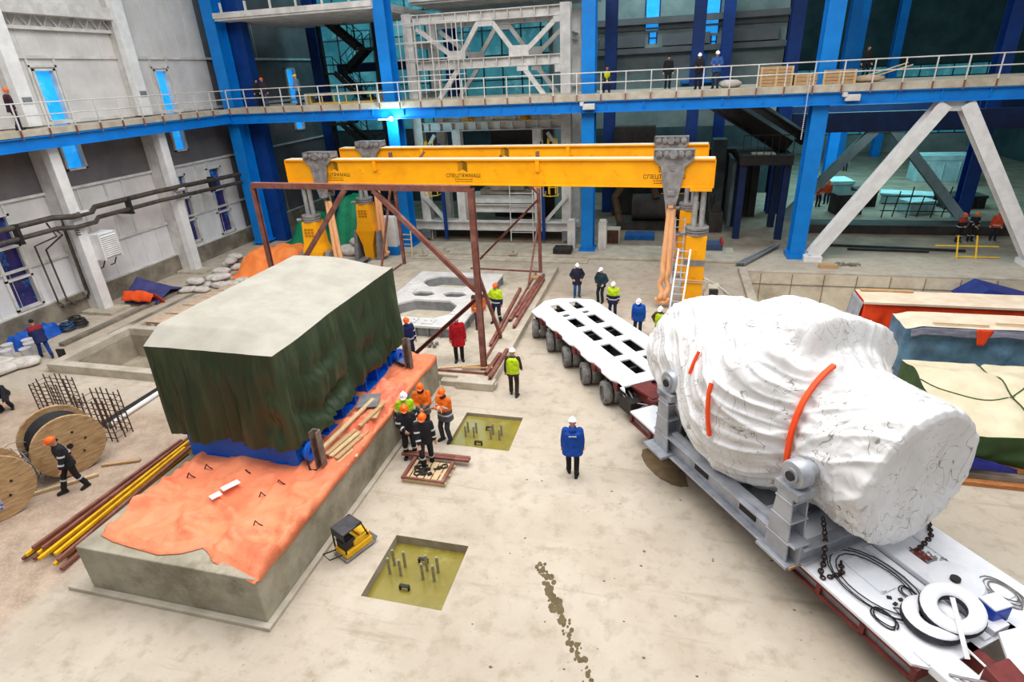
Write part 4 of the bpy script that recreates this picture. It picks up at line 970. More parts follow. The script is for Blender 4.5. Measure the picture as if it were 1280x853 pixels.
# ---------------------------------------------------------------- plate compactor
t = thing('plate_compactor','yellow plate compactor with a black roll frame on the floor beside the plinth','plate compactor',(-6.82,9.35,0))
def CP(a, b, z): # a along its length, b across
    r = .42; c, s_ = math.cos(-r), math.sin(-r); x, y = b, a
    return V((-6.82+x*c-y*s_, 9.35+x*s_+y*c, z))
def cbx(mb,a0,a1,b0,b1,z0,z1):
    c = CP((a0+a1)/2,(b0+b1)/2,(z0+z1)/2); ea = CP((a0+a1)/2+.5,(b0+b1)/2,c.z)-c; eb = CP((a0+a1)/2,(b0+b1)/2+.5,c.z)-c
    mb.ob(c, ea*(a1-a0), eb*(b1-b0), (0,0,(z1-z0)/2))
CY_ = mat('compactor_yellow',(240,186,10),(214,160,10),5,.5)
q = MB(); cbx(q,-.42,.42,-.27,.27,.04,.08); q.prism([CP(.42,-.27,.04),CP(.42,.27,.04),CP(.52,.27,.14),CP(.52,-.27,.14)],(0,0,.03)); q.build('base_plate', GREY, t, bevel=.01)
q = MB(); cbx(q,-.38,.4,-.24,.24,.08,.26); cbx(q,-.1,.38,-.2,.2,.26,.42); cbx(q,.1,.36,-.16,.16,.42,.48); q.build('body', CY_, t, bevel=.03)
q = MB(); cbx(q,-.34,-.02,-.17,.17,.26,.5); cbx(q,-.28,-.1,-.1,.1,.5,.58); q.build('engine', DARK, t, bevel=.02)
q = MB()
for b_ in (-.22,.22): q.path([CP(-.36,b_,.24),CP(-.36,b_,.78),CP(.16,b_,.84),CP(.3,b_,.36)],.022,8)
q.build('roll_frame', BLACK, t)
q = MB(); cbx(q,-.38,.2,-.24,.24,.78,.84); cbx(q,-.38,-.34,-.24,.24,.62,.8); q.build('top_cover', mat('black_cover',(70,70,74),(50,50,54),3,.45), t, bevel=.02)
q = MB(); q.path([CP(-.4,-.16,.2),CP(-.72,-.18,.3),CP(-.74,.1,.3),CP(-.42,.14,.22)],.018,8); q.build('handle', DARK, t)
# ---------------------------------------------------------------- scrap pallet
t = thing('scrap_pallet','rust-framed wooden pallet of small steel scrap at the feet of the workers','pallet',(-6.1,12.4,0))
q = MB()
for k in range(6): q.box(-6.72+.21*k,-6.55+.21*k,11.95,12.85,.1,.13)
for y in (11.98,12.36,12.78): q.box(-6.74,-5.42,y,y+.08,.0,.1)
q.build('deck', WOOD_P, t)
q = MB()
for x in (-6.68,-5.5): q.bar((x,11.93,.17),(x,12.9,.17),.09,.07)
q.bar((-6.72,11.98,.16),(-5.44,11.98,.16),.06,.06)
q.build('side_frame', RUST, t)
for k,dy in enumerate((.05,.17)): tag(MB().channel((-7.15,12.92+dy,.2),(-5.05,12.95+dy,.2),.1,.08,.015).build('steel_channel',RUST),['rust channel laid over the scrap pallet, nearer the scrap','rust channel laid over the scrap pallet, nearer the workers'][k],'steel channel')
for k in range(16):
    x, y = -6.1+R(-.38,.42), 12.45+R(-.28,.32); q = MB()
    if k%3 == 0: q.path([(x+.09*math.cos(a_),y+.09*math.sin(a_),.16) for a_ in [i*.7 for i in range(9)]],.02,6,closed=True)
    elif k%3 == 1: q.tube((x-.1,y,.16),(x+.1,y+R(-.1,.1),.17),.025,n=8)
    else: q.cb((x,y,.14),.13,.09,.05,R(0,3))
    tag(q.build('scrap_fitting',DARK),'small dark steel fitting lying on the scrap pallet','fitting','scrap fittings on the pallet')
# ---------------------------------------------------------------- heavy trailer
TU, TVV, TO = V((.5787,-.8155,0)), V((.8155,.5787,0)), V((-4.96,22.2,0))
def T(s, t, z): return TO+TU*s+TVV*t+V((0,0,z))
def tb(mb, s0,s1,t0,t1,z0,z1): return mb.ob(T((s0+s1)/2,(t0+t1)/2,(z0+z1)/2), TU*(s1-s0)/2, TVV*(t1-t0)/2, (0,0,(z1-z0)/2))
OXR = mat('oxide_red',(118,48,44),(92,36,36),3,.65)
tr = thing('heavy_trailer','long multi-axle heavy trailer with a snow-covered deck across the hall floor','trailer',T(8,1.2,0))
def module(outer, holes, z, nm):
    vs, fs = plate_with_holes(outer, holes, z-.06, z)
    MB().add([T(v.x,v.y,v.z) for v in vs], fs).build(nm, SNOW, tr)
sl = []
for s_, l_ in ((-.3,.85),(1.35,.95),(2.7,1.0),(4.1,1.05),(5.5,1.05)):
    for t_ in (.72,1.6): sl.append([(s_,t_),(s_+l_,t_),(s_+l_,t_+.42),(s_,t_+.42)])
for t_ in (.75,1.65): sl.append([(.85,t_),(1.1,t_),(1.1,t_+.3),(.85,t_+.3)])
edge = [(-.1,-.2)]
for k in range(5): s_ = .35+1.5*k; edge += [(s_+.15,-.2),(s_+.35,-.1),(s_+.85,-.1),(s_+1.05,-.2)]
outer = edge+[(7.1,-.2),(7.1,2.7),(-.1,2.74),(-.7,1.9),(-.95,1.5),(-.95,.8)]
module(outer, sl, 1.18, 'rear_deck')
q = MB(); tb(q,-.1,7.0,-.1,-.04,1.0,1.12); tb(q,-.1,7.0,2.6,2.66,1.0,1.12)
q.build('edge_beam', OXR, tr); q = MB()
for t_ in (.5,1.2,2.1): tb(q,-.6,7.0,t_,t_+.1,.55,1.06)
for k in range(8): tb(q,-.1+1.0*k,-.02+1.0*k,-.02,2.6,.8,1.08)
q.build('chassis', DARK, tr); q = MB()
for k in range(5): tb(MB(),.6+1.5*k,.85+1.5*k,-.16,-.06,.88,1.12).build('bracket', OXR, tr)
q = MB(); tb(q,-.4,6.9,.65,2.0,.5,.58); q.build('belly_plate', DARK, tr)
prof = [(.0,.02),(.16,.02),(.2,.06),(.24,.0),(.36,.0),(.4,.05),(.4,.24),(.36,.29),(.24,.29),(.2,.2),(.0,.2)]
def wheel(s_, t_, ang):
    A = Matrix.Rotation(ang,3,'Z')@TVV
    for off in (-.31,.03):
        q = MB(); q.lathe(prof, T(s_,t_,.4)+A*off, A, 24)
        for i in range(len(q.mi)):
            if (i//24) in (0,1,2,8,9): q.mi[i] = 1
        q.build('tyre', [TYRE, GREY_D], tr, smooth=40)
for k in range(5):
    for t_ in (.1,2.42): wheel(1.508*k, t_, -math.radians(23-2.5*k))
    q = MB(); q.tube(T(1.508*k,.0,.4),T(1.508*k,2.5,.4),.09); q.bar(T(1.508*k-.3,.15,.85),T(1.508*k,.15,.45),.16,.2); q.bar(T(1.508*k-.3,2.4,.85),T(1.508*k,2.4,.45),.16,.2); q.build('axle', DARK, tr)
# low bed between the modules
ZD = 1.0
vs, fs = plate_with_holes([(8.2,-.5),(17.1,-.5),(17.35,-.2),(17.35,2.9),(8.2,2.9)], [], ZD-.06, ZD)
MB().add([T(v.x,v.y,v.z) for v in vs], fs).build('low_deck', SNOW, tr)
q = MB()
for t_ in (-.5,2.82): tb(q,8.2,17.2,t_,t_+.08,.88,.94); tb(q,8.2,17.2,t_,t_+.1,.62,.67)
for k in range(10):
    for t_ in (-.5,2.82): tb(q,8.2+.99*k,8.3+.99*k,t_,t_+.1,.62,.94)
for k in range(5): tb(q,8.2+2.2*k,8.35+2.2*k,-.3,2.7,.5,.94)
q.build('bed_frame', OXR, tr)
for t_ in (-.42,2.82): tb(MB(),8.2,17.2,t_,t_+.03,.62,.9).build('side_web', GREY, tr)
q = MB(); tb(q,14.9,17.3,1.0,1.18,ZD,ZD+.05); tb(q,14.6,17.3,1.22,1.62,ZD,ZD+.14); tb(q,14.7,16.9,2.2,2.5,ZD,ZD+.03); q.build('deck_rail', SNOW, tr, bevel=.02)
q = MB(); tb(q,8.3,17.2,1.19,1.23,ZD,ZD+.02); q.build('deck_seam', DARK, tr)
# gooseneck coupling and the next module at the near end
q = MB()
for t_ in (.35,.95,1.6): tb(q,6.8,8.6,t_,t_+.22,.75,1.0)
q.prism([T(7.0,.2,1.06),T(8.1,.35,1.06),T(8.1,.85,1.06),T(7.0,.9,1.06)],(0,0,.09)); q.lathe([(.0,0),(.22,0),(.22,.12),(.0,.12)],T(8.05,.45,1.0),(0,0,1),16)
q.build('coupling', OXR, tr, bevel=.015)
q = MB()
for k in range(9):
    a = R(0,.5); q.path([T(6.95+R(-.1,.1),-.05+.1*k,1.0-R(0,.2)),T(7.25+R(0,.2),.0+.08*k,.85-R(0,.3)),T(7.5+R(0,.25),.05+.1*k,.6+R(-.1,.2)),T(7.9,.3+.07*k,.8)],.022,6)
q.build('brake_hoses', LUG, tr, smooth=60)
q = MB(); tb(q,6.9,7.6,-.1,.7,.35,.8); q.build('valve_block', DARK, tr)
o2 = [(18.0,.55),(19.0,-.25),(22.5,-.25),(22.5,2.85),(18.3,2.85),(17.5,2.2),(17.35,1.2)]
module(o2, [[(19.2,.75),(19.7,.75),(19.7,1.05),(19.2,1.05)],[(18.4,1.35),(18.46,1.35),(18.46,2.0),(18.4,2.0)],[(19.1,1.9),(19.5,1.9),(19.5,2.2),(19.1,2.2)]], 1.2, 'front_deck')
q = MB(); tb(q,19.0,22.4,-.18,-.1,.8,1.14); tb(q,18.2,22.4,.8,.95,.6,1.14); tb(q,18.2,22.4,1.8,1.95,.6,1.14); tb(q,18.9,22,.0,2.5,.5,.56); tb(q,17.2,18.6,.6,.8,.7,1.0); tb(q,17.2,18.6,1.6,1.8,.7,1.0); q.build('chassis', OXR, tr)
for k in range(2):
    for t_ in (.12,2.42): wheel(19.6+1.508*k, t_, 0)
q = MB(); q.prism([T(17.75,.1,1.06),T(18.25,.0,1.06),T(18.3,.45,1.06),T(17.8,.62,1.06)],(0,0,.38)); q.build('front_hitch', OXR, tr, bevel=.03)
q = MB(); tb(q,17.25,18.3,-.3,.25,.86,1.06); q.build('front_step', SNOW, tr, bevel=.03)
q = MB()
for k in range(6): q.path([T(17.5+.1*k,-.2+.1*k,1.08),T(17.8+.05*k,-.1+.1*k,1.25),T(18.1,.0+.12*k,1.0),T(18.5,.1+.1*k,.9)],.025,6)
q.build('brake_hoses', LUG, tr, smooth=60)

# ---------------------------------------------------------------- silver transport cradle
cr = thing('transport_cradle','silver-grey steel cradle with bearing stands carrying the white wrapped load','cradle',T(12.3,1.3,ZD))
for t_, sg in ((-.62,1),(3.1,-1)):
    q = MB(); q.m = 0
    tb(q,9.9,14.75,t_-.2,t_+.2,ZD+.0,ZD+.05); tb(q,9.9,14.75,t_-.2,t_+.2,ZD+.52,ZD+.57); tb(q,9.9,14.75,t_-.03,t_+.03,ZD+.05,ZD+.52)
    q.build('long_beam', SILV, cr, bevel=.008)
    for s_ in (11.45,13.05): tb(MB(),s_,s_+.5,t_-.05,t_+.05,ZD+.2,ZD+.42).build('beam_slot', BLACK, cr)
    for s_ in (10.2,14.3):
        q = MB(); x0 = t_-(.45 if s_ < 12 else .3) if sg > 0 else t_-.45; tb(q,s_-.42,s_+.42,x0,x0+.95,ZD+.0,ZD+.08); q.build('base_plate', SILV, cr, bevel=.01)
        q = MB(); tc_ = t_+.02*sg
        for dt in (-.2,.2):
            q.prism([T(s_-.31,tc_+dt-.02,ZD+.07),T(s_+.31,tc_+dt-.02,ZD+.07),T(s_+.18,tc_+dt-.02,2.75),T(s_-.18,tc_+dt-.02,2.75)],TVV*.04)
        q.prism([T(s_-.02,tc_-.2,ZD+.07),T(s_-.02,tc_+.2,ZD+.07),T(s_-.02,tc_+.2,2.75),T(s_-.02,tc_-.2,2.75)],TU*.04)
        for z_, w_ in ((1.5,.31),(2.0,.26),(2.45,.22)): tb(q,s_-w_,s_+w_,tc_-.24,tc_+.24,z_,z_+.04)
        q.build('stand', SILV, cr, bevel=.008)
        q = MB(); q.lathe([(.0,0),(.16,0),(.16,.04),(.27,.04),(.3,.08),(.3,.3),(.2,.34),(.2,.75),(.0,.75)],T(s_,tc_-.17*sg,3.03),TVV*sg,26); tb(q,s_-.3,s_+.3,tc_-.22,tc_+.22,2.6,2.78)
        bo = q.build('bearing_ring', SILV, cr, smooth=40)
        q = MB(); q.lathe([(.0,0),(.1,0),(.1,.06),(.0,.06)],T(s_,tc_-.21*sg,3.03),TVV*sg,16); q.build('bearing_cap', DARK, bo, smooth=40)
        d_ = 1 if s_ < 12 else -1
        MB().bar(T(s_+d_*.3,t_,1.62),T(s_+d_*1.5,t_,ZD+.5),.16,.12).build('strut', SILV, cr)
for s_ in (9.95,11.2,12.4,13.6,14.7):
    MB().ibeam(T(s_,-.6,ZD+.28),T(s_,3.1,ZD+.28),.24,.38,.03).build('cross_beam', SILV, cr)

# ---------------------------------------------------------------- white wrapped load
def wrap_mat():
    m = mat('white_wrapping',(230,230,231),(216,215,214),1.3,.38,bump=.6,bscale=3.2)
    nt = m.node_tree; N = nt.nodes; L = nt.links; b = N['Principled BSDF']
    src = b.inputs['Base Color'].links[0].from_socket
    tc = N.new('ShaderNodeTexCoord')
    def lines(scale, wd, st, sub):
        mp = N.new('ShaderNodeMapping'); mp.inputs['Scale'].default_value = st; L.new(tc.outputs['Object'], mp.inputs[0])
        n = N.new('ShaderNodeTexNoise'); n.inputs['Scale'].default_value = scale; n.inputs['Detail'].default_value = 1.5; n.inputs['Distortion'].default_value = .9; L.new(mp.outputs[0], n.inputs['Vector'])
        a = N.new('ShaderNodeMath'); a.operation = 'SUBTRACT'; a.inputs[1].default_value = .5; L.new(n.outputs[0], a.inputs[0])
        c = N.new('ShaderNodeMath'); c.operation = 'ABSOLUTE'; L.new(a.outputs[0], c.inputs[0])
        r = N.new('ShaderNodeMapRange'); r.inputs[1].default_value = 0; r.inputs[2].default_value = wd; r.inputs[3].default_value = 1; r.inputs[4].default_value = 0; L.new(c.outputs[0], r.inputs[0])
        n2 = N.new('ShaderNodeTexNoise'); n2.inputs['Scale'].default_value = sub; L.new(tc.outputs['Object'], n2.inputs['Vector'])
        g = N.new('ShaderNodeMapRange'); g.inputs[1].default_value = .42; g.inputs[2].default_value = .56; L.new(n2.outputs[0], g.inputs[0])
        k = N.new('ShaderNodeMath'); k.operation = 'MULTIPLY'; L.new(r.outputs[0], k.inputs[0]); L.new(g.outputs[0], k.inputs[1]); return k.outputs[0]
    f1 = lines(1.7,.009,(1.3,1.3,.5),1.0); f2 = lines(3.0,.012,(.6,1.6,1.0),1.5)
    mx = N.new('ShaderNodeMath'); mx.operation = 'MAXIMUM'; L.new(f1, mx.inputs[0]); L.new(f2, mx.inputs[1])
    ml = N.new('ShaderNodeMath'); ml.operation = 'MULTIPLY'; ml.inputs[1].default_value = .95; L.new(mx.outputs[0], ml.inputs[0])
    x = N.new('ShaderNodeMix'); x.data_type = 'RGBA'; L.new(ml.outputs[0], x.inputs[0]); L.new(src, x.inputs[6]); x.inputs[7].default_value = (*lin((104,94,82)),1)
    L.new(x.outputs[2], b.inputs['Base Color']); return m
WRAP = wrap_mat()
PR = [(7.98,.0),(7.95,.45),(7.98,.85),(8.1,1.15),(8.4,1.38),(8.9,1.55),(9.5,1.74),(10.1,1.82),(10.6,1.95),(11.1,2.2),(11.6,2.3),(12.1,2.32),(12.6,2.2),(13.0,2.02),(13.35,1.78),(13.7,1.58),(14.2,1.53),(14.8,1.54),(15.2,1.53),(15.37,1.49),(15.43,1.38),(15.40,1.0),(15.37,.6),(15.36,.0)]
PL = [0]
for a, b_ in zip(PR, PR[1:]): PL.append(PL[-1]+math.hypot(b_[0]-a[0], b_[1]-a[1]))
def prof_at(u):
    x = u*PL[-1]; i = 0
    while i < len(PR)-2 and x > PL[i+1]: i += 1
    f = (x-PL[i])/(PL[i+1]-PL[i]); return PR[i][0]+(PR[i+1][0]-PR[i][0])*f, PR[i][1]+(PR[i+1][1]-PR[i][1])*f
def ridge(x, y, z, s): return 1-abs(NZ.noise(V((x*s,y*s,z*s))))*2
def wrap_pt(u, v):
    th = 2*PI*u; s, r = prof_at(v); body = sm(r,.3,1.1)
    c, n_ = math.cos(th), math.sin(th)
    # hump on top of the middle
    dth = (th-1.2+PI)%(2*PI)-PI
    hump = (1-sm(abs(dth),.6,.85))*sm(s,10.9,11.7)*(1-sm(s,12.95,13.25))
    if hump > 0: r = r+(max(r,2.36/max(.95,math.cos(dth*.9)))-r)*hump
    # shoulder bulge on the near side
    r += .12*math.exp(-((s-12.1)/.6)**2)*math.exp(-(((th-2.7))/.5)**2)
    X, Y, Z = s*1.0, r*c, r*n_
    near = .5-.5*c
    w = .025*fb(X*.8,Y*.8,Z*.8,1.2,2)
    pl_ = lambda q_, k=3.2: max(0,1-abs(q_)*k)**1.5
    tight = .35+.65*sm(abs(dth),.35,1.0)
    gA = 1-sm(s,10.3,11.0); gC = sm(s,13.2,13.7); gB = max(0,1-gA-gC)
    if gA > 0:
        a_, b2 = s*.75+th*.9, th*1.1-s*.55
        w += gA*tight*(.075*pl_(NZ.noise(V((b2*2.3,a_*.42,1))))+.04*pl_(NZ.noise(V((b2*4.6+3,a_*.6,5)))))
    if gB > 0:
        ds, dt = (s-12.7), (th-1.75)*1.9; d = math.hypot(ds,dt); ph = math.atan2(dt,ds)
        w += gB*tight*(.085*pl_(NZ.noise(V((d*1.9+.35*ph,ph*.75,2))))+.05*pl_(NZ.noise(V((d*3.8,ph*1.3+5,7))))-.03)
        w += gB*.05*math.exp(-((d-1.2)/.8)**2)*math.sin(d*8+1.5*ph)*sm(th,1.7,2.3)*(1-sm(th,3.6,4.2))
    if gC > 0:
        a_, b2 = th*1.5+s*.8, s*1.1-th*.5
        w += gC*tight*(.06*pl_(NZ.noise(V((a_*1.9,b2*.5,3))))+.045*pl_(NZ.noise(V((a_*.7,b2*1.7+6,8))))-.025)
    w += .012*pl_(NZ.noise(V((X*3.2,Y*3.2,Z*3.2))),4)
    # gathers at the strap lines
    for s0 in (11.9,13.65): w += .04*math.exp(-((s-s0)/.35)**2)*math.sin(th*26+3*nz(th*2,s0)); w -= .07*math.exp(-((s-s0)/.16)**2)
    w += .03*sm(s,8.2,9)*(1-sm(s,9.6,10.4))*math.sin(th*15+s*2.2+2*nz(th,s))
    w += .014*sm(s,14.3,15.2)*math.sin(th*22+2.5*nz(th*3,s))*sm(r,.9,1.4)
    r2_ = max(0, r+w*body)
    if r < 1.2 and s > 15: s += -.07*(1-sm(r,.9,1.25))+.025*fb(r*c,r*n_*.4,2,1.6,3)
    z = 3.0+r2_*n_
    if z < 1.52 and 9.6 < s < 14.6: z = 1.52+(z-1.52)*.08
    z = max(z, 1.16)
    return T(s, 1.3+r2_*c, z)
ld = thing('wrapped_load','huge turbine-shaped load wrapped in creased white sheeting on the silver cradle','wrapped load',T(11.7,1.3,ZD+.05))
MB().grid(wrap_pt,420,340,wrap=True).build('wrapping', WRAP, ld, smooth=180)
STR = mat('orange_strap',(250,84,24),(236,70,18),2,.6)
def strap(pts, nm='strap', off=.045, w_=.05):
    q = MB(); n = len(pts); rr = []; dr = []
    for k,(s_,th) in enumerate(pts):
        best = min(range(341), key=lambda i: abs(prof_at(i/340)[0]-s_)+(5 if prof_at(i/340)[1] < .9 else 0))
        m_ = [(wrap_pt(th/(2*PI), min(1,max(0,best+e)/340))-T(s_,1.3,3.0)) for e in (-3,0,3)]
        d_ = m_[1]; dd = TU*d_.dot(TU); d_ = d_-dd; rr.append(max((v-TU*v.dot(TU)).length for v in m_)); dr.append(d_.normalized())
    for _ in range(10): rr = [max(rr[k],(rr[max(0,k-1)]+rr[min(n-1,k+1)])/2) for k in range(n)]
    for _ in range(6): rr = [(rr[max(0,k-1)]+2*rr[k]+rr[min(n-1,k+1)])/4 for k in range(n)]
    vs = [(T(pts[k][0],1.3,3.0)+dr[k]*(rr[k]+.005), dr[k]) for k in range(n)]
    fs = []; pv = []
    for k,(p,o) in enumerate(vs):
        a = vs[max(0,k-1)][0]; b_ = vs[min(n-1,k+1)][0]; sd = (b_-a).normalized().cross(o).normalized()
        for (e_, h_) in ((-w_,-.03),(w_,-.03),(w_,off),(-w_,off)): pv.append(p+sd*e_+o*h_)
    for k in range(n-1):
        for i in range(4): fs.append((k*4+i,k*4+(i+1)%4,k*4+4+(i+1)%4,k*4+4+i))
    q.add(pv,fs); return q.build(nm, STR, ld)
strap([(13.5+.3*k/27, 1.85+(3.45-1.85)*k/27) for k in range(28)])
strap([(12.1+.2*k/16, 2.72+.5*k/16) for k in range(17)],w_=.035)
strap([(11.05+.08*k/6, 2.55+.25*k/6) for k in range(7)], w_=.02)

# ---------------------------------------------------------------- things lying on the low deck
def torus(mb, c, ax, r1, r2, n=28, m=12, sq=.75):
    c, ax = V(c), V(ax).normalized(); x, y = perp(ax); vs = []; fs = []
    for i in range(n):
        a = 2*PI*i/n; d = x*math.cos(a)+y*math.sin(a)
        for j in range(m):
            b_ = 2*PI*j/m; cb_, sb_ = math.cos(b_), math.sin(b_)
            vs.append(c+d*(r1+r2*math.copysign(abs(cb_)**sq,cb_))+ax*r2*.8*math.copysign(abs(sb_)**sq,sb_))
    for i in range(n):
        for j in range(m): fs.append((i*m+j,((i+1)%n)*m+j,((i+1)%n)*m+(j+1)%m,i*m+(j+1)%m))
    k = len(mb.f); mb.add(vs,fs)
    for i in range(n):
        for j in range(m):
            if j in (1,2,3,4): mb.mi[k+i*m+j] = 1
    return mb
TS = [mat('snowy_tyre_rubber',(60,60,64),(40,40,44),5,.8), SNOW]
tag(torus(MB(),T(16.7,.5,1.13),(0,0,1),.35,.15).build('spare_tyre',TS,smooth=60),'lower of the two snow-topped spare tyres, lying flat on the trailer deck','tyre')
ax_ = (V((0,0,1))*.93-TVV*.22+TU*.1)
tag(torus(MB(),T(16.78,.82,1.32),ax_,.36,.15).build('spare_tyre',TS,smooth=60),'upper of the two snow-topped spare tyres, leaning on the other','tyre')
q = MB(); q.lathe([(.0,0),(.5,0),(.52,.05),(.46,.14),(.2,.16),(.1,.1),(.0,.1)],T(16.25,1.75,ZD),(0,0,1),28)
tag(q.build('snowy_reel',SNOW,smooth=50),'round snow-covered flat wheel on the trailer deck beside the blue canister','wheel')
q = MB(); q.tube(T(16.25,1.75,ZD+.11),T(16.25,1.75,ZD+.165),.09,n=12); tag(q.build('hub_cap',DARK),'dark hub opening on the snow-covered flat wheel','hub')
t = thing('canister','blue plastic canister with a snowy top on the trailer deck','canister',T(17.0,1.6,ZD))
q = MB(); q.cb(T(17.0,1.6,ZD+.02),.42,.34,.34,.5); q.build('body', mat('canister_blue',(10,70,190),(8,56,160),3,.4), t, bevel=.04)
MB().cb(T(17.0,1.6,ZD+.36),.4,.32,.05,.5).build('snow_cap', SNOW, t, bevel=.02)
def loops(label, c, rads, name='hose', m=None, tail=None, r=.018):
    q = MB(); pts = []
    for k, rr in enumerate(rads):
        for i in range(20): a = 2*PI*i/20; pts.append(c+TU*rr*1.25*math.cos(a+.4*k)+TVV*rr*.8*math.sin(a+.4*k)+V((0,0,.03+.012*k+.01*math.sin(a*3))))
    if tail: pts += tail
    q.path(pts,r,6); return tag(q.build(name,m or BLACK,smooth=60),label,'hose')
loops('long thin black hose looped on the snowy trailer deck',T(15.65,.38,ZD),(.72,.62,.78),tail=[T(16.2,.2,ZD+.03),T(16.5,.15,ZD+.03)],r=.012)
loops('short black hose looped near the deck edge by the spare tyres',T(16.3,-.15,ZD),(.2,.16),r=.014)
loops('thin grey hose coil by the blue canister on the far deck edge',T(16.75,2.35,ZD),(.32,.26,.2),m=LUG,r=.014)
loops('thin wire coil near the rail seam beside the upper spare tyre',T(16.1,.75,ZD),(.16,.12),r=.012)
def chain(pts, label, r=.03):
    q = MB(); pts = [V(p) for p in pts]; k = 0
    for a, b_ in zip(pts,pts[1:]):
        n = max(1,round((b_-a).length/.085)); d = (b_-a)/n; x,y = perp(d)
        for i in range(n):
            c = a+d*(i+.5); e = (x if k%2 else y); k += 1
            q.path([c+d*.62*math.cos(j*PI/4)+e*.045*math.sin(j*PI/4) for j in range(8)],.017,5,closed=True)
    return tag(q.build('chain',mat('rusty_chain_%d'%len(WL),(70,52,46),(48,38,36),6,.6,.3)),label,'chain')
chain([T(14.55,.05,1.9),T(14.75,.0,1.5),T(14.9,-.1,1.05),T(15.05,-.35,1.03),T(15.2,-.42,1.03)],'rusty chain dropping from the near bearing stand to the deck edge')
chain([T(15.0,.25,1.03),T(15.25,.0,1.05),T(15.2,-.3,1.03)],'short rusty chain heap on the near deck edge')
chain([T(15.4,1.9,1.04),T(15.25,2.5,1.05),T(14.95,2.85,1.04)],'rusty chain lying under the round end of the white load')
chain([T(14.95,2.85,1.05),T(14.9,2.88,1.3),T(14.92,2.84,1.5)],'rusty chain end standing up at the far deck edge')
q = MB()
random.seed(3)
for k in range(120):
    s_, t_ = 15.85+.5*random.gauss(0,.5), 1.95+.28*random.gauss(0,.6); q.cb(T(s_,t_,ZD+.001),R(.02,.07),R(.02,.06),R(.01,.03),R(0,3))
tag(q.build('grit',LUG),'patch of grey grit on the snowy deck past the round end of the load','grit',kind='stuff')
q = MB(); q.cb(T(15.5,1.75,ZD+.001),.45,.35,.02,.6); tag(q.build('red_pad',OXR),'reddish bare pad on the deck under the round end of the load','pad')
q = MB(); tb(q,15.0,15.9,.3,.65,ZD+.002,ZD+.04); tb(q,15.85,15.9,.3,.4,ZD+.04,ZD+.1); tag(q.build('snowy_board',SNOW,bevel=.01),'flat snow-covered board beside the black hose loops','board')
for k,(s_,t_) in enumerate(((16.0,.35),(16.12,.5),(16.15,.32),(16.25,.45))):
    q = MB(); q.cb(T(s_,t_,ZD+.001),.08,.06,.03,.4*k); tag(q.build('lashing_hook',DARK),'small dark lashing hook on the snow inside the hose loop','hook','lashing hooks on the deck')
q = MB(); q.bar(T(17.45,.3,1.12),T(16.75,.75,1.62),.08,.012); tag(q.build('webbing',WHITE),'white webbing strap slung across the two spare tyres','strap')
q = MB(); q.path([T(17.3,.5,1.1),T(17.7,.35,1.2),T(17.8,-.1,1.15),T(17.95,-.25,1.05)],.022,6); tag(q.build('cable',WHITE),'white cable curling down over the red hitch','cable')
q = MB(); tb(q,16.95,17.25,-.3,-.16,ZD+.001,ZD+.05); tag(q.build('snow_clod',SNOW,bevel=.02),'small clod of snow at the near deck corner','snow')
t = thing('drinks_crate','small blue and white crate on the deck beneath the far bearing stand','crate',T(9.45,-.05,ZD))
q = MB(); q.cb(T(9.45,-.1,ZD),.4,.3,.16,.4); q.build('body', BLUE, t, bevel=.02); MB().cb(T(9.45,-.1,ZD+.16),.42,.32,.03,.4).build('rim', WHITE, t)
q = MB(); q.lathe([(.0,0),(.42,0),(.42,.14),(.3,.16),(.0,.16)],T(9.35,.5,ZD),(0,0,1),24); tag(q.build('snowy_disc',SNOW,smooth=40),'round snow-covered disc on the deck behind the small blue crate','disc')
q = MB()
for k in range(3): q.lathe([(.18,0),(.3,0),(.3,.07),(.18,.07)],T(10.9,.35+.02*k,1.55),TVV,18) if k == 0 else tb(q,10.6,11.2,.1,.5,1.02+.2*k,1.08+.2*k)
tag(q.build('steel_fittings',WHITE),'white steel fittings behind the far bearing stand under the load','fittings')
q = MB(); tb(q,14.55,14.75,-.85,.0,ZD-.0,ZD+.06); tag(q.build('timber_packer',WOOD),'timber packer under the foot of the near bearing stand','packer')
# ---------------------------------------------------------------- sheeted crates by the pit
def draped(name, label, x0,x1,y0,y1,ztop,zbot,mt,ms,topfn=None,seed=0,amp=.06,folds=4):
    t = thing(name, label, 'sheeted crate', ((x0+x1)/2,(y0+y1)/2,0))
    tf = topfn or (lambda x,y: .04*fb(x,y,seed,.8,3))
    MB().grid(lambda u,v: V((x0+(x1-x0)*u,y0+(y1-y0)*v,ztop+tf(x0+(x1-x0)*u,y0+(y1-y0)*v))),60,30).build('sheet_top',mt,t,smooth=180)
    per = [V((x0,y0,0)),V((x1,y0,0)),V((x1,y1,0)),V((x0,y1,0))]; ln = [(per[(i+1)%4]-per[i]).length for i in range(4)]; tot = sum(ln)
    def sd(u,v):
        s = u*tot; i = 0
        while i < 3 and s > ln[i]: s -= ln[i]; i += 1
        s = min(s,ln[i]); a,b = per[i],per[(i+1)%4]; d = (b-a).normalized(); n_ = V((d.y,-d.x,0)); p = a+d*s; zt = ztop+tf(p.x,p.y); zb = zbot+.06*math.sin(s*3+seed)
        e = min(s,ln[i]-s); f = amp*sm(v,.02,.8)*(math.sin(s*folds+2*nz(s,v*2,seed))+1.2*fb(s,v*2,seed+i,1.3,3))*sm(e,0,.3)+.1*v*amp
        return V((p.x+n_.x*f,p.y+n_.y*f,zt+(zb-zt)*v))
    MB().grid(sd,220,16,wrap=True).build('sheet_sides',ms,t,smooth=180)
    return t
BEI = mat('beige_canvas',(218,206,178),(200,188,158),1.2,.85,bump=.3,bscale=5)
GRN = mat('green_canvas',(58,86,42),(44,68,34),1.6,.7,bump=.4,bscale=5)
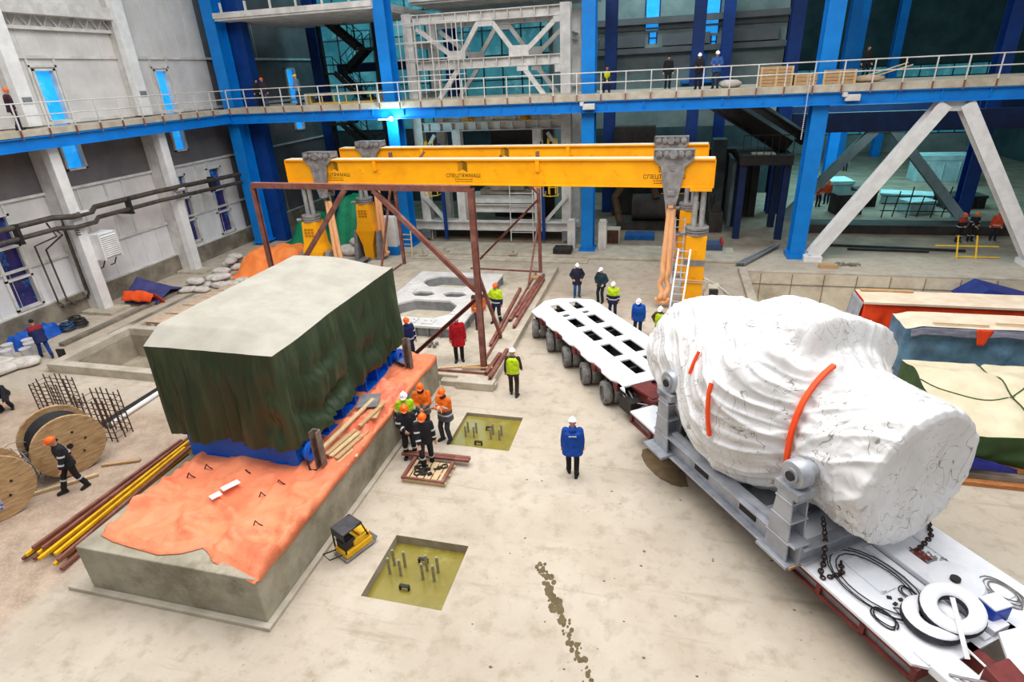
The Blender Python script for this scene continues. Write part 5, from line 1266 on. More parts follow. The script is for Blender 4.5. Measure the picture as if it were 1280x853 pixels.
ORS = mat('red_orange_sheet',(240,74,22),(220,60,18),2.2,.6,bump=.5,bscale=5)
BLS = mat('slate_blue_sheet',(96,136,160),(72,104,130),1.4,.6,bump=.5,bscale=5,c3=(120,126,140),s3=.9)
PAL = mat('pale_board',(232,214,190),(214,194,168),1.2,.85)
def gtop(x,y):
    r = .22*math.exp(-((y-17.6+(x-8)*.1)/.5)**2)+.12*abs(nz(x*.9,y*.7,3))-.32*sm(16.4-y,0,1.6)
    for cx_ in (9.6,11.6): r -= .1*math.exp(-((x-cx_)/.06)**2)
    return r
t = draped('sheeted_crate','big crate under a beige and green canvas sheet on timbers, nearest the white load',7.5,14.5,15.0,18.7,1.62,.38,BEI,GRN,gtop,1,.09,3)
MB().path([(9.62+.05*nz(i,1),15.0+3.7*i/20,1.62+gtop(9.62,15.0+3.7*i/20)+.02) for i in range(21)],.02,6).build('rope',GRN,t)
MB().path([(7.5+2.6*i/14,17.2-.8*math.sin(i*.22),1.63+gtop(7.5+2.6*i/14,17.2-.8*math.sin(i*.22))) for i in range(15)],.018,6).build('rope',GRN,t)
for k,(y,z0,h,m_,lab) in enumerate(((14.75,.0,.12,WOOD_O,'lowest orange timber beam under the front of the canvas-sheeted crate'),(14.9,.12,.16,CONC_D,'dark middle beam under the front of the canvas-sheeted crate'),(15.05,.28,.14,WOOD_O,'upper orange timber beam under the front of the canvas-sheeted crate'))):
    tag(MB().box(7.45,14.6,y-.1+.02*k,y+.14,z0+.002,z0+h).build('timber_beam',m_,bevel=.01),lab,'beam')
for k in range(3):
    tag(MB().box(7.9+2.6*k,8.1+2.6*k,15.5,18.5,.0,.36).build('timber_bearer',WOOD_O),'timber bearer underneath the canvas-sheeted crate','bearer','bearers under the canvas-sheeted crate')
def btarp(u,v):
    x = 7.6+1.6*u; z = .42+.5*(1-v)*(1-u*.8); return V((x,14.86-.05*v+.03*nz(x*4,v*3),z))
tag(MB().grid(btarp,16,8).build('blue_sheet',mat('deep_blue_sheet',(34,42,140),(26,32,112),2,.6),smooth=180,solid=.01),'deep blue sheet peeping out under the green canvas corner','sheet')
t = draped('sheeted_crate','crate under a slate blue sheet, the middle of three by the pit',8.15,13.8,20.65,22.0,2.0,.1,PAL,BLS,lambda x,y:.03*nz(x,y*2)-.12*sm(8.7-x,0,.5),5,.13,5)
MB().grid(lambda u,v: V((8.3+5.4*u,20.57-.09*v+.03*nz(u*12,v*3),1.99-.1*(1-sm(u,0,.08))-.3*v*(.8+.4*nz(u*5,2)))),60,6).build('grey_fold',mat('grey_fold_sheet',(128,126,140),(100,100,114),2,.7),t,smooth=180,solid=.012)
for k,(x,l_) in enumerate(((9.0,1.6),(10.9,1.2))): MB().bar((x,20.85+.2*k,2.06),(x+l_,20.8+.2*k,2.06),.05,.03).build('batten',WOOD,t)
tag(MB().grid(lambda u,v: V((10.15+.5*u*(1-.6*v)+.1*v,20.52-.06*v,2.03-.55*v+.03*nz(u*3,v*3))),8,8).build('orange_flap',ORS,smooth=180,solid=.012),'orange flap hanging over the front of the slate blue sheet','sheet')
t = draped('sheeted_crate','crate under a red-orange sheet with a pale boarded top, nearest the pit wall',7.45,13.6,22.75,24.15,2.0,.1,PAL,ORS,lambda x,y:.02*nz(x,y*2),9,.12,7)
MB().bar((7.6,24.0,2.05),(9.4,24.0,2.05),.16,.06).build('batten',WOOD,t)
MB().bar((7.4,22.72,1.99),(13.6,22.7,1.99),.1,.08).build('edge_board',PAL,t)
tag(MB().grid(lambda u,v: V((7.4-.25*v+.02*nz(u*4,v*4),22.8+1.3*u,1.95-1.8*v)),10,10).build('grey_sheet',mat('grey_end_sheet',(170,172,178),(140,144,152),2,.7),smooth=180,solid=.012),'grey sheet hanging down the end of the crate with the red-orange sheet','sheet')
q = MB(); q.prism([(14.0,31.6,-.5),(17.4,31.7,-.5),(14.9,31.7,.16)],(0,-1.6,0)); q.box(14.2,17.0,30.2,31.5,-3.2,-.5)
tag(q.build('blue_cover',mat('navy_sheet',(40,52,138),(30,40,112),1.4,.6)),'pointed navy blue cover standing in the pit against its wall','cover')
q = MB(); 
for k in range(30): q.cb((9.2+R(0,1.2),33.6+R(0,.5),0),R(.05,.2),R(.05,.15),R(.03,.1),R(0,3))
tag(q.build('rubble',CONC_D),'small dark rubble heap on the floor at the top of the pit wall','rubble',kind='stuff')
q = MB(); q.cb((8.7,33.2,0),.9,.3,.22); tag(q.build('timber_block',WOOD,bevel=.02),'timber block at the foot of the blue column by the pit','block')

# ---------------------------------------------------------------- cable reels, rebar, rods
WDR = mat('reel_wood',(200,166,124),(162,130,92),3,.75,stretch=(1,1,7),c3=(140,100,60),s3=1.2)
def reel(c, ax, r, w, label, cable=True):
    t = thing('cable_reel', label, 'cable reel', (c[0],c[1],0)); c = V(c); ax = V(ax).normalized(); x, y = perp(ax)
    for sg in (-1,1):
        q = MB(); p = c+ax*sg*w/2; q.lathe([(.0,-.05),(r,-.05),(r,.05),(.0,.05)],p,ax,40); fo = q.build('flange', WDR, t)
        for k in range(6): MB().tube(p+(x*math.cos(k)+y*math.sin(k))*r*.45+ax*sg*.05, p+(x*math.cos(k)+y*math.sin(k))*r*.45+ax*sg*.07, .035, n=8).build('flange_bolt', DARK, fo)
        MB().tube(p+ax*sg*.05,p+ax*sg*.075,.08,n=12).build('axle_hole', DARK, fo)
    MB().tube(c-ax*w/2,c+ax*w/2,r*.5,n=24).build('drum', WDR, t)
    if cable:
        q = MB()
        for k in range(11): torus(q, c+ax*(-w/2+.1+(w-.2)*k/10), ax, r*.8, .045, 28, 6, 1)
        for k in range(len(q.mi)): q.mi[k] = 0
        q.build('cable', BLACK, t, smooth=60)
    return t
reel((-17.15,10.75,.95),(.93,-.36,0),.95,1.05,'big wooden cable reel of black cable behind the worker in dark overalls')
t = reel((-17.2,8.6,.95),(.93,-.36,0),.95,.8,'wooden cable reel cut off by the picture edge, with a small blue sticker',False)
pf = V((-17.2,8.6,.95))+V((.93,-.36,0)).normalized()*.455; xa = V((.36,.93,0)).normalized()
MB().ob(pf+xa*-.1+V((0,0,-.45)), xa*.16, V((0,0,.17)), V((.93,-.36,0))*.006).build('sticker', mat('reel_sticker',(200,204,220),(40,50,150),14,.6), t)
MB().ob(pf+xa*-.25+V((0,0,.12)), xa*.18, V((0,0,.08)), V((.93,-.36,0))*.006).build('hand_hole', DARK, t)
t = thing('wire_coil','tangled coil of thin steel wire heaped against the big cable reel','wire','%s'and(-17.6,9.75,0))
q = MB()
for k in range(16):
    c = V((-17.65+R(-.25,.25),9.85+R(-.2,.2),.55+R(-.3,.35))); x,y = perp(V((R(-1,1),R(-1,1),R(-.4,.4)))); r = R(.25,.5)
    q.path([c+(x*math.cos(i*PI/7)+y*math.sin(i*PI/7))*r for i in range(14)],.012,5,closed=True)
q.build('wire_loops', LUG, t)
REB = mat('rebar_steel',(92,72,62),(70,56,50),6,.7)
def cage(x0,y0,dx,dy,nx,ny,h,label):
    t = thing('rebar_cage', label, 'rebar cage', (x0+dx/2,y0+dy/2,0)); m = REB
    for i in range(nx):
        for j in range(ny):
            if 0 < i < nx-1 and 0 < j < ny-1: continue
            x = x0+dx*i/(nx-1); y = y0+dy*j/(ny-1); MB().tube((x,y,-.05),(x+.03*R(-1,1),y,h+R(-.1,.1)),.02,n=6).build('bar', m, t)
    for k in range(7):
        z = .12+(h-.25)*k/6; MB().path([(x0,y0,z),(x0+dx,y0,z),(x0+dx,y0+dy,z),(x0,y0+dy,z)],.014,5,closed=True).build('tie_ring', m, t)
cage(-21.5,13.2,1.3,.6,6,3,1.2,'starter-bar rebar cage standing behind the cable reel, nearer the side wall')
cage(-18.0,12.1,1.15,.6,6,3,1.55,'starter-bar rebar cage crossed by the sleeved pipe, nearer the generator')
cage(-18.3,9.2,1.0,.35,6,2,.75,'low rebar starter bars between the two cable reels')
cage(-23.6,11.6,1.1,.8,5,3,1.0,'rebar cage beside the crouching person at the picture edge')
def roll(a,b,r,m,label,nm='pipe',kind='pipe'): return tag(MB().tube(a,b,r,n=12).build(nm,m,smooth=40),label,kind)
roll((-17.9,12.75,.09),(-17.95,15.7,.09),.085,WHITE,'white sleeved pipe lying on the floor behind the generator')
for k in range(3): roll((-18.15-.12*k,12.0,.05),(-18.1-.12*k,15.75,.05),.04,DARK,'dark steel pipe lying beside the white sleeved pipe')['group'] = 'dark pipes by the white sleeved pipe'
tag(MB().bar((-16.2,10.9,.05),(-15.2,11.35,.05),.1,.06).build('plank',WOOD),'short brown plank lying by the big cable reel','plank')
tag(MB().bar((-17.4,9.0,.05),(-15.9,10.5,.05),.1,.08).build('plank',WOOD_P),'pale plank on the floor at the feet of the worker by the reel','plank')
# ---------------------------------------------------------------- west side: sacks, packs, heaps
for k,(x,y,rz) in enumerate(((-22.7,20.75,0),(-22.65,21.9,.03),(-22.6,23.0,-.03),(-22.5,24.1,.02),(-22.3,25.2,0))):
    t = thing('brick_pack',['brown pack of cartons with a white tag, nearest the empty basin','second brown pack of cartons from the empty basin','third brown pack of cartons from the empty basin','fourth brown pack of cartons from the empty basin','fifth brown pack of cartons, nearest the white sandbags'][k],'carton pack',(x,y,0))
    q = MB()
    for j in range(4): q.cb((x,y,.1+.08*j),1.7+.02*(j%2),1.0,.075,rz)
    q.build('cartons', mat('pack_brown_%d'%k,(196,164,138),(172,140,114),4,.85,stretch=(1,1,5)), t, bevel=.01)
    q = MB()
    for j in (-.6,0,.6): q.cb((x+j,y,0),.12,1.0,.1,rz)
    q.build('pallet', WOOD, t)
    MB().cb((x,y,.425),1.75,1.05,.015,rz).build('cover_sheet', SACKB, t)
    if k == 0: MB().box(x-.55,x-.35,y-.515,y-.505,.16,.34).build('tag', WHITE, t)
random.seed(11)
bp = [(-25.6,25.3,.9,.45,.2,.5),(-25.3,26.1,.85,.45,.2,.3),(-24.3,26.2,.8,.45,.22,-.2),(-23.7,26.4,.8,.42,.22,.1),(-25.5,27.3,.9,.45,.25,.6),(-24.7,27.1,.8,.5,.25,-.4),(-26.0,28.5,.9,.5,.25,.2),(-25.4,29.4,.85,.45,.25,.5),(-26.4,29.7,.85,.45,.25,-.3),(-25.9,30.6,.8,.5,.3,.1),(-23.4,27.0,.7,.4,.22,.4),(-24.8,25.4,.8,.42,.2,0),(-26.8,30.8,.9,.5,.3,.2),(-25.0,30.9,.9,.5,.35,.4)]
for k,(x,y,a,b_,h,rz) in enumerate(bp):
    tag(bag(MB(),(x,y,.0),a*.62,b_*.75,h*.85,rz,k*3).build('sandbag',SACK,smooth=180),'off-white sack in the heap between the side wall and the orange sheeted pile','sack','white sacks by the side wall')
for k,(x,y,z) in enumerate(((-25.5,25.8,.3),(-24.4,26.6,.32),(-25.9,29.4,.38),(-26.2,30.2,.4))):
    tag(bag(MB(),(x,y,z),.55,.33,.2,k,k*5+2).build('sandbag',SACK,smooth=180),'off-white sack lying on top of the heap by the side wall','sack','white sacks on top of the heap')
for k,(x,y) in enumerate(((-19.6,33.0),(-20.2,33.6),(-18.9,33.5),(-20.9,33.0),(-19.5,34.0))):
    tag(bag(MB(),(x,y,.0 if k < 4 else .4),.6,.45,.3,k,k*7).build('sandbag',SACK,smooth=180),'white sack in the small heap under the rear gantry leg','sack','white sacks by the rear gantry leg')
def heap(x0,x1,y0,y1,h,m,name,label,cat,seed,lobes=((.5,.5,1),),amp=.12,nu=60):
    def fn(u,v):
        e = min(u,1-u,v,1-v); z = 0
        for (a,b_,w_) in lobes: z = max(z, w_*math.exp(-((u-a)/.3)**4-((v-b_)/.34)**4))
        z = h*(z*sm(e,0,.14))
        x = x0+(x1-x0)*u; y = y0+(y1-y0)*v
        z += amp*fb(x,y,seed,1.1,4)*sm(e,0,.2)+.06*ridge(x,y,seed,1.4)**2*sm(e,0,.15)
        return V((x+.15*nz(y*1.3,seed),y+.15*nz(x*1.3,seed+2),max(.02,z)))
    return tag(MB().grid(fn,nu,nu).build(name,m,smooth=180),label,cat)
OR2 = mat('bright_orange_sheet',(252,146,72),(242,128,58),1.6,.65,bump=.4,bscale=4)
heap(-25.2,-20.3,27.6,31.6,1.5,OR2,'sheeted_heap','rounded heap under a bright orange sheet behind the sacks and the rusty frame post','sheeted heap',2,((.4,.5,.9),(.65,.55,1.0)))
heap(-21.6,-19.6,27.2,30.0,.7,mat('gravel',(176,168,158),(120,114,106),14,.9,bump=.6,bscale=12),'gravel_heap','small heap of grey gravel beside the orange sheeted heap','gravel',5)
GR2 = mat('teal_green_sheet',(20,140,98),(14,116,80),1.5,.55,bump=.4,bscale=4)
heap(-26.2,-22.0,34.2,38.6,1.9,GR2,'sheeted_heap','low mound under a green sheet at the back, nearer the blue corner column','sheeted heap',8)
heap(-22.6,-18.4,33.6,38.6,3.3,GR2,'sheeted_heap','tall dome under a green sheet at the back between the gantry legs','sheeted heap',12,((.5,.5,1),),.08)
q = MB(); q.cb((-22.4,26.6,0),1.0,.4,.35,.3); tag(q.build('timber_box',mat('violet_box',(76,60,96),(56,44,76),3,.7),bevel=.03),'dark violet box beside the fifth carton pack','box')
# tent-like sheet
def tent(u,v):
    x = -27.9+2.1*u; y = 23.2+2.6*v; z = 1.1*(1-abs(v-.45)/.58 if v < 1 else 0)*(1-.55*u); z = max(.02,z*sm(v,-.02,.1)); return V((x,y+.1*nz(x*2,y),z+.05*abs(nz(x*3,y*3))))
q = MB(); q.grid(tent,24,24)
tag(q.build('blue_sheet',mat('violet_blue_sheet',(70,72,128),(54,56,108),1.8,.65,bump=.4,bscale=4),smooth=180,solid=.015),'violet-blue sheet pitched like a low tent on the floor by the side wall','sheet')
def ofold(u,v):
    x = -27.6+1.9*u+.2*nz(v*3,1); y = 22.75+.9*v; z = .02+.85*math.sin(PI*min(1,v*.9+.15))*(1-.5*abs(u-.45)); return V((x,y,z+.12*fb(x*1.5,y*1.5,3,1,3)))
tag(MB().grid(ofold,24,24).build('orange_sheet',mat('vivid_orange_sheet',(250,92,28),(236,76,20),2,.6,bump=.4,bscale=5),smooth=180,solid=.015),'vivid orange sheet bunched over the mouth of the violet-blue sheet','sheet')
# pails and bundles at the west edge
PAIL = mat('white_pail',(216,214,216),(196,194,198),2,.5)
pp = [(-27.0,17.3),(-26.6,16.8),(-27.5,17.6),(-27.9,17.0),(-27.3,16.5),(-28.1,18.0),(-26.4,17.5)]
for k,(x,y) in enumerate(pp):
    t = thing('pail','white plastic pail standing in the cluster by the side wall near the walking man','pail',(x,y,0),'white pails by the side wall')
    q = MB(); q.lathe([(.0,0),(.17,0),(.21,.42),(.0,.42)],(x,y,0),(0,0,1),18); q.build('body',PAIL,t,smooth=40)
    q = MB(); q.lathe([(.0,.42),(.225,.42),(.225,.46),(.0,.465)],(x,y,0),(0,0,1),18); q.build('lid',PAIL,t,smooth=40)
for k,(x,y) in enumerate(((-26.9,15.9),(-26.2,15.4),(-27.4,15.3),(-25.9,16.1))):
    tag(bag(MB(),(x,y,0),.6,.42,.22,k*1.3,k*9).build('sack',SACK,smooth=180),'white sack sagging on the floor before the white pails','sack','white sacks before the pails')
def bl(u,v):
    x = -28.7+1.1*u; y = 17.2+2.4*v; e = min(u,1-u,v,1-v); return V((x,y,.03+sm(e,0,.2)*(.5+.25*fb(x,y,1,2,3))))
tag(MB().grid(bl,24,36).build('blue_sheet',mat('bright_blue_sheet',(20,96,200),(12,74,168),2,.55,bump=.4,bscale=5),smooth=180),'bright blue sheet heaped along the plinth of the side wall','sheet')
for k,(x,y) in enumerate(((-27.6,19.6),(-27.9,20.3),(-27.4,20.1))):
    q = MB()
    for i in range(5): torus(q,(x,y,.14+.06*i),(0,.2*(i%2),1),.32-.02*i,.045,24,6,1)
    for i in range(len(q.mi)): q.mi[i] = 0
    tag(q.build('cable_coil',[mat('blue_cable',(40,80,120),(20,40,70),4,.5),BLACK,DARK][k],smooth=60),['blue-grey cable coil nearest the bright blue sheet','black cable coil against the side wall plinth','dark cable coil nearest the walking man in navy overalls'][k],'coil')
q = MB(); q.cb((-24.75,16.9,.0),.35,.06,.5,.2); tag(q.build('steel_plate',DARK),'small dark steel plate standing against the basin kerb','plate')
q = MB(); q.cb((-23.7,20.6,.0),1.0,.5,.12,.0); tag(q.build('floor_cover',CONC_D),'dark slab cover on the floor just behind the empty basin','cover')
# pipes along the west wall
t = thing('wall_pipes','pair of dark insulated pipes running along the side wall past the columns','pipe',(-28,25,4.5))
PIP = mat('insulated_pipe',(84,76,70),(62,56,52),3,.6)
ptsu = [(-28.2,10,5.08),(-28.2,21.3,5.08),(-27.75,21.9,5.0),(-27.75,23.0,5.0),(-28.2,23.6,5.1),(-28.2,27.7,5.1),(-27.75,28.3,5.15),(-27.75,29.4,5.15),(-28.1,30.0,5.05),(-28.1,37.5,4.85)]
MB().path(ptsu,.13,12).build('upper_pipe',PIP,t,smooth=50)
MB().path([(x+.02,y,z-.52) for x,y,z in ptsu],.11,12).build('lower_pipe',PIP,t,smooth=50)
for y in (19.5,22.4,25.6,28.9,32.0):
    q = MB(); q.box(-29.2,-28.0,y-.06,y+.06,4.3,4.4); q.box(-28.35,-28.05,y-.08,y+.08,4.35,5.2); q.build('bracket',DARK,t)
for y in (22.7,29.1):
    q = MB(); q.tube((-27.78,y-.4,5.02),(-27.78,y+.1,5.02),.15,n=12); q.build('joint_sleeve',OFFW,t,smooth=40)
t = thing('riser_pipes','thin dark pipes dropping from the wall pipes to the plinth by the low window','pipe',(-28.6,21,1))
for k in range(2): MB().path([(-28.3,21.0+.3*k,4.9-.4*k),(-28.3,21.25+.3*k,4.2),(-28.9,20.5+.45*k,3.9-.3*k),(-28.95,20.6+.45*k,1.0),(-28.6,20.7+.45*k,.7)],.045,8).build('riser',PIP,t,smooth=50)
MB().path([(-28.9,20.6,.75),(-28.9,22.6,.7),(-28.8,22.7,.5)],.06,8).build('floor_pipe',PIP,t,smooth=50)
MB().path([(-28.6,22.0,5.0),(-28.6,22.0,1.0),(-28.9,22.1,.8)],.05,8).build('column_pipe',PIP,t,smooth=50)
MB().path([(-28.5,21.85,4.6),(-28.55,21.85,1.2)],.04,8).build('column_pipe',PIP,t,smooth=50)
t = thing('fan_heater','pale wall heater unit with a slatted grille on the column of the side wall','heater',(-27.7,22.7,2.6))
q = MB(); q.box(-28.3,-27.45,22.55,23.6,2.6,3.95); q.build('casing',WHITE,t,bevel=.03)
q = MB(); q.box(-27.45,-27.43,22.62,23.53,2.7,3.85); q.build('grille_back',DARK,t)
q = MB()
for k in range(11): q.ob((-27.4,23.07,2.78+.1*k),(.05,0,-.035),(0,.45,0),(.012,0,.02))
q.build('grille',WHITE,t)
q = MB(); q.box(-27.46,-27.38,22.55,22.62,2.6,3.95); q.box(-27.46,-27.38,23.53,23.6,2.6,3.95); q.build('grille_frame',WHITE,t)
for y in (22.7,23.4): MB().path([(-27.6,y,2.65),(-27.9,y,2.2),(-28.2,y,2.1)],.03,6).build('bracket',DARK,t)
q = MB()
for k in range(3): q.path([(-28.3,22.6,3.9+.1*k),(-28.0,22.3,4.0+.12*k),(-27.9,21.9,4.1+.1*k)],.03,6)
q.build('supply_pipe',PIP,t)
for y in (22.3,28.9):
    t = thing('wall_label_box','white box on the column above the gallery, %s' % ('beside the narrow window nearest the picture edge' if y < 25 else 'beside the second narrow window'),'box',(-28.38,y,10.0))
    MB().box(-28.39,-28.33,y-.2,y+.2,10.1,10.35).build('plate',GREY,t)
# oil stain where the floor is wet beside the cradle is a thin film of spilt water
q = MB(); c = T(9.8,-.35,0); vs = [c]+[c+TU*(.95*math.cos(a))*(1+.2*nz(a*2,1))+TVV*(.42*math.sin(a))*(1+.25*nz(a*3,4)) for a in [i*PI/14 for i in range(28)]]
vs = [V((p.x,p.y,.006)) for p in vs]; q.add(vs,[(0,i+1,(i+1)%28+1) for i in range(28)])
tag(q.build('wet_patch',mat('wet_floor',(128,108,82),(108,90,66),3,.25,spec=.6)),'dark wet patch on the floor beside the silver cradle base plate','puddle')
q = MB(); random.seed(5)
for k in range(140):
    f = random.random(); x = -2.33+f*1.6+random.gauss(0,.045); y = 9.75-f*2.7+random.gauss(0,.1); r = R(.012,.05)*(1.2 if .15<f<.5 else .8)
    q.ball((x,y,.003),r*1.3,1,1.4,.1,7,4)
tag(q.build('mud_streak',mat('dried_mud',(112,98,70),(92,80,56),5,.9)),'long streak of dried olive mud on the open floor','mud',kind='stuff')
q = MB(); random.seed(8)
for k in range(60):
    x,y = R(-3.5,3.5),R(5,13); r = R(.008,.03); q.ball((x,y,.003),r,1.4,1,.4,5,4)
tag(q.build('floor_crumbs',mat('crumbs',(110,98,84),rough=.9)),'scattered dark crumbs on the open floor','crumbs',kind='stuff')
# ---------------------------------------------------------------- people
SKIN = mat('skin',(206,152,122),(192,136,108),20,.6)
SKIN2 = mat('lips_and_brows',(120,66,54),rough=.6)
EYEM = mat('eye',(40,30,26),rough=.3)
CM = {}
def cm(c, r=.85):
    if c not in CM: CM[c] = mat('cloth_%d_%d_%d' % c, c, tuple(int(v*.82) for v in c), 9, r, bump=.35, bscale=22)
    return CM[c]
REFL = mat('reflective_tape',(206,208,210),(190,192,194),20,.4)
HELM = {k: mat(k+'_helmet',c,rough=.35) for k,c in (('white',(244,244,246)),('orange',(255,106,20)),('yellow',(250,212,40)))}
BLK=(30,30,34); NVY=(28,36,72); BOOT=(40,38,38)

def voxel(mb, size, smooth=2):
    me = bpy.data.meshes.new('tmp'); me.from_pydata(mb.v, [], mb.f); me.update()
    o = bpy.data.objects.new('tmp', me); COL.objects.link(o)
    m = o.modifiers.new('r','REMESH'); m.mode = 'VOXEL'; m.voxel_size = size
    if smooth: k = o.modifiers.new('s','SMOOTH'); k.factor = .5; k.iterations = smooth
    dg = bpy.context.evaluated_depsgraph_get(); dg.update()
    r = bpy.data.meshes.new_from_object(o.evaluated_get(dg))
    vs = [v.co.copy() for v in r.vertices]; fs = [tuple(p.vertices) for p in r.polygons]
    bpy.data.objects.remove(o); bpy.data.meshes.remove(me); bpy.data.meshes.remove(r)
    out = MB(); out.v = vs; out.f = fs; out.mi = [0]*len(fs); return out

def ik(a, b, l1, l2, pole):
    d = b-a; L_ = d.length; mx = (l1+l2)*.998
    if L_ > mx: b = a+d*(mx/L_); d = b-a; L_ = mx
    u = d/L_; x = (l1*l1-l2*l2+L_*L_)/(2*L_); h = math.sqrt(max(0,l1*l1-x*x))
    p = V(pole)-u*V(pole).dot(u); p.normalize(); return a+u*x+p*h, b

def person(label, pos, face, H=1.78, feet=((-.11,0),(.11,.02)), hands=('down','down'), lean=.03, head=(.15,0), helmet='white', jacket=(30,40,80), yoke=None, yoke_z=1.18,
           hem=.80, trousers=BLK, vest=None, stripes=(), bulk=1.0, collar=None, hood=None, crouch=0, vox=.0095, hair=None, arms_col=None, held=None, boots=BOOT, patch=None):
    fx, fy = face; n_ = math.hypot(fx,fy); fx, fy = fx/n_, fy/n_
    S = H/1.78; Wm = Matrix(((fy,fx,0),(-fx,fy,0),(0,0,1)))*S       # local +Y looks along face
    root = thing('person', label, 'person', pos)
    bulk *= 1.08
    def put(mb, name, m, parent=root, smooth=60):
        q = MB(); q.v = [V(pos)+Wm@p for p in mb.v]; q.f = mb.f; q.mi = mb.mi
        return q.build(name, m, parent, smooth=smooth)
    hz = .93-crouch
    P = V((0,-.02-crouch*.25,hz)); cl, sl_ = math.cos(lean), math.sin(lean)
    def tor(x,y,z): return P+V((x, y*cl+z*sl_, z*cl-y*sl_))          # torso frame
    neck = tor(0,-.01,.55); hc = neck+V((0,.03+.1*math.sin(lean*.6+head[0])*.6,.155*math.cos(lean*.3)))
    hp = head[0]; hy = head[1]
    HR = Matrix.Rotation(-hy,3,'Z')@Matrix.Rotation(-hp,3,'X')
    def hd(x,y,z): return hc+HR@V((x,y,z))
    hips = [tor(s*.095,0,-.01) for s in (-1,1)]; sho = [tor(s*.185,-.01,.49) for s in (-1,1)]
    legs = []; arms = []
    for i,s in enumerate((-1,1)):
        ft = feet[i]; ank = V((ft[0],ft[1],.09+(ft[2] if len(ft) > 2 else 0)))
        kn, ank = ik(hips[i], ank, .43, .425, (s*.12,1,.1)); legs.append((hips[i],kn,ank))
        h = hands[i]
        tgt, pole = {'down':(tor(s*.27,.06,-.1),(s*.5,-1,-.2)), 'pocket':(tor(s*.21,.12,.06),(s*1.2,-.8,0)), 'folded':(tor(-s*.1,.25,.27),(s,-.2,-1)), 'front':(tor(s*.05,.25,.12),(s*1.2,-.5,-.6)),
                     'back':(tor(s*.05,-.2,.08),(s*1.2,-.4,0)), 'swingf':(tor(s*.25,.25,.0),(s*.4,-1,-.4)), 'swingb':(tor(s*.27,-.2,-.02),(s*.4,-1,0)), 'rail':(tor(s*.16,.36,.22),(s*.8,-.4,-1)),
                     'hip':(tor(s*.2,.05,.1),(s*1.5,-.9,.0)), 'chest':(tor(s*.06,.24,.3),(s,-.3,-1))}[h] if isinstance(h,str) else (V(h),(s*.4,-1,-.5))
        el, wr = ik(sho[i], tgt, .285, .255, pole); arms.append((sho[i],el,wr))
    # body: one continuous surface with face, ears, neck, hands and five separate fingers
    b = MB()
    b.ball(hc, .1, .8, .98, 1.2, 16, 12, HR)
    b.ball(hd(0,.02,-.055), .07, .86, .95, .95, 12, 8, HR); b.cap(hd(0,.088,.005), hd(0,.112,-.026), .011, .015, 8)       # jaw, nose
    for s in (-1,1): b.ball(hd(s*.082,-.005,-.012), .03, .35, .7, 1, 8, 6, HR); b.cap(hd(s*.015,.09,.026), hd(s*.05,.078,.024), .011, .01, 6)
    b.cap(hd(-.022,.088,-.058), hd(.022,.088,-.058), .011, .011, 6); b.ball(hd(0,.075,-.09), .024, nu=8, nv=6)
    b.cap(neck+V((0,0,-.06)), hd(0,-.02,-.05), .06, .052, 10)
    for z0,z1,r0,r1 in ((.0,.25,.09,.085),(.25,.42,.085,.075)):
        for s in (-.055,.055): b.cap(tor(s,0,z0), tor(s,0,z1), r0, r1, 10)
    for i,s in enumerate((-1,1)):
        h,k,a = legs[i]; b.cap(h,k,.075,.05,10); b.cap(k,a,.048,.036,10)
        s0,e,w = arms[i]; b.cap(s0,e,.042,.036,10); b.cap(e,w,.038,.026,10)
        d = (w-e).normalized(); side_ = d.cross(V((0,1,0)) if abs(d.y) < .8 else V((1,0,0))).normalized(); nor = d.cross(side_)
        if nor.y < 0: nor = -nor
        if nor.dot(V((-s,.6,0))) < 0: nor = -nor
        pal = w+d*.05; b.ob(w+d*.052, side_*.038, nor*.014, d*.044)
        for f,(o_,L_) in enumerate(((-.031,.064),(-.0105,.075),(.0105,.07),(.031,.055))):
            p0 = w+d*.09+side_*o_; p1 = p0+(d*.9+nor*.35).normalized()*L_*.55+side_*o_*.12; p2 = p1+(d*.55+nor*.8).normalized()*L_*.5
            b.cap(p0,p1,.0095,.009,6); b.cap(p1,p2,.009,.0075,6)
        ts = -1 if side_.dot(V((0,1,0))) < 0 else 1
        q0 = w+d*.03+side_*ts*.036; q1 = q0+(d*.6+side_*ts*.75+nor*.3).normalized()*.04; b.cap(q0,q1,.0115,.01,6); b.cap(q1,q1+(d*.85+side_*ts*.2+nor*.4).normalized()*.032,.01,.008,6)
    body = voxel(b, vox, 1)
    for i,f in enumerate(body.f):
        c = HR.transposed()@(sum((body.v[k] for k in f), V((0,0,0)))/len(f)-hc)
        if c.y > .06 and abs(c.x) < .03 and -.068 < c.z < -.05: body.mi[i] = 1
        if c.y > .05 and .016 < abs(c.x) < .052 and .02 < c.z < .034: body.mi[i] = 1
    bo = put(body,'body',[SKIN,SKIN2],smooth=180)
    for s in (-1,1):
        e = MB(); e.ball(hd(s*.032,.0815,.006), .0125, 1,.7,.8, 8, 6); put(e,'eye',EYEM)
    # trousers
    t_ = MB()
    for i,s in enumerate((-1,1)):
        h,k,a = legs[i]; t_.cap(h,k,.1,.078,12); t_.cap(k,a+V((0,0,.02)),.078,.07,12)
    t_.loft([(tor(0,0,-.09),(.15,0,0),(0,.11,0)),(tor(0,0,.0),(.17,0,0),(0,.125,0)),(tor(0,0,.1),(.16,0,0),(0,.12,0))],16)
    put(voxel(t_,.02,3),'trousers',cm(trousers),smooth=180)
    # jacket with a flat hem
    j = MB(); B = bulk; hd_ = hem-.93
    ax_ = lambda w: V((w,0,0)); ay_ = lambda w: V((0,w*cl,-w*sl_))
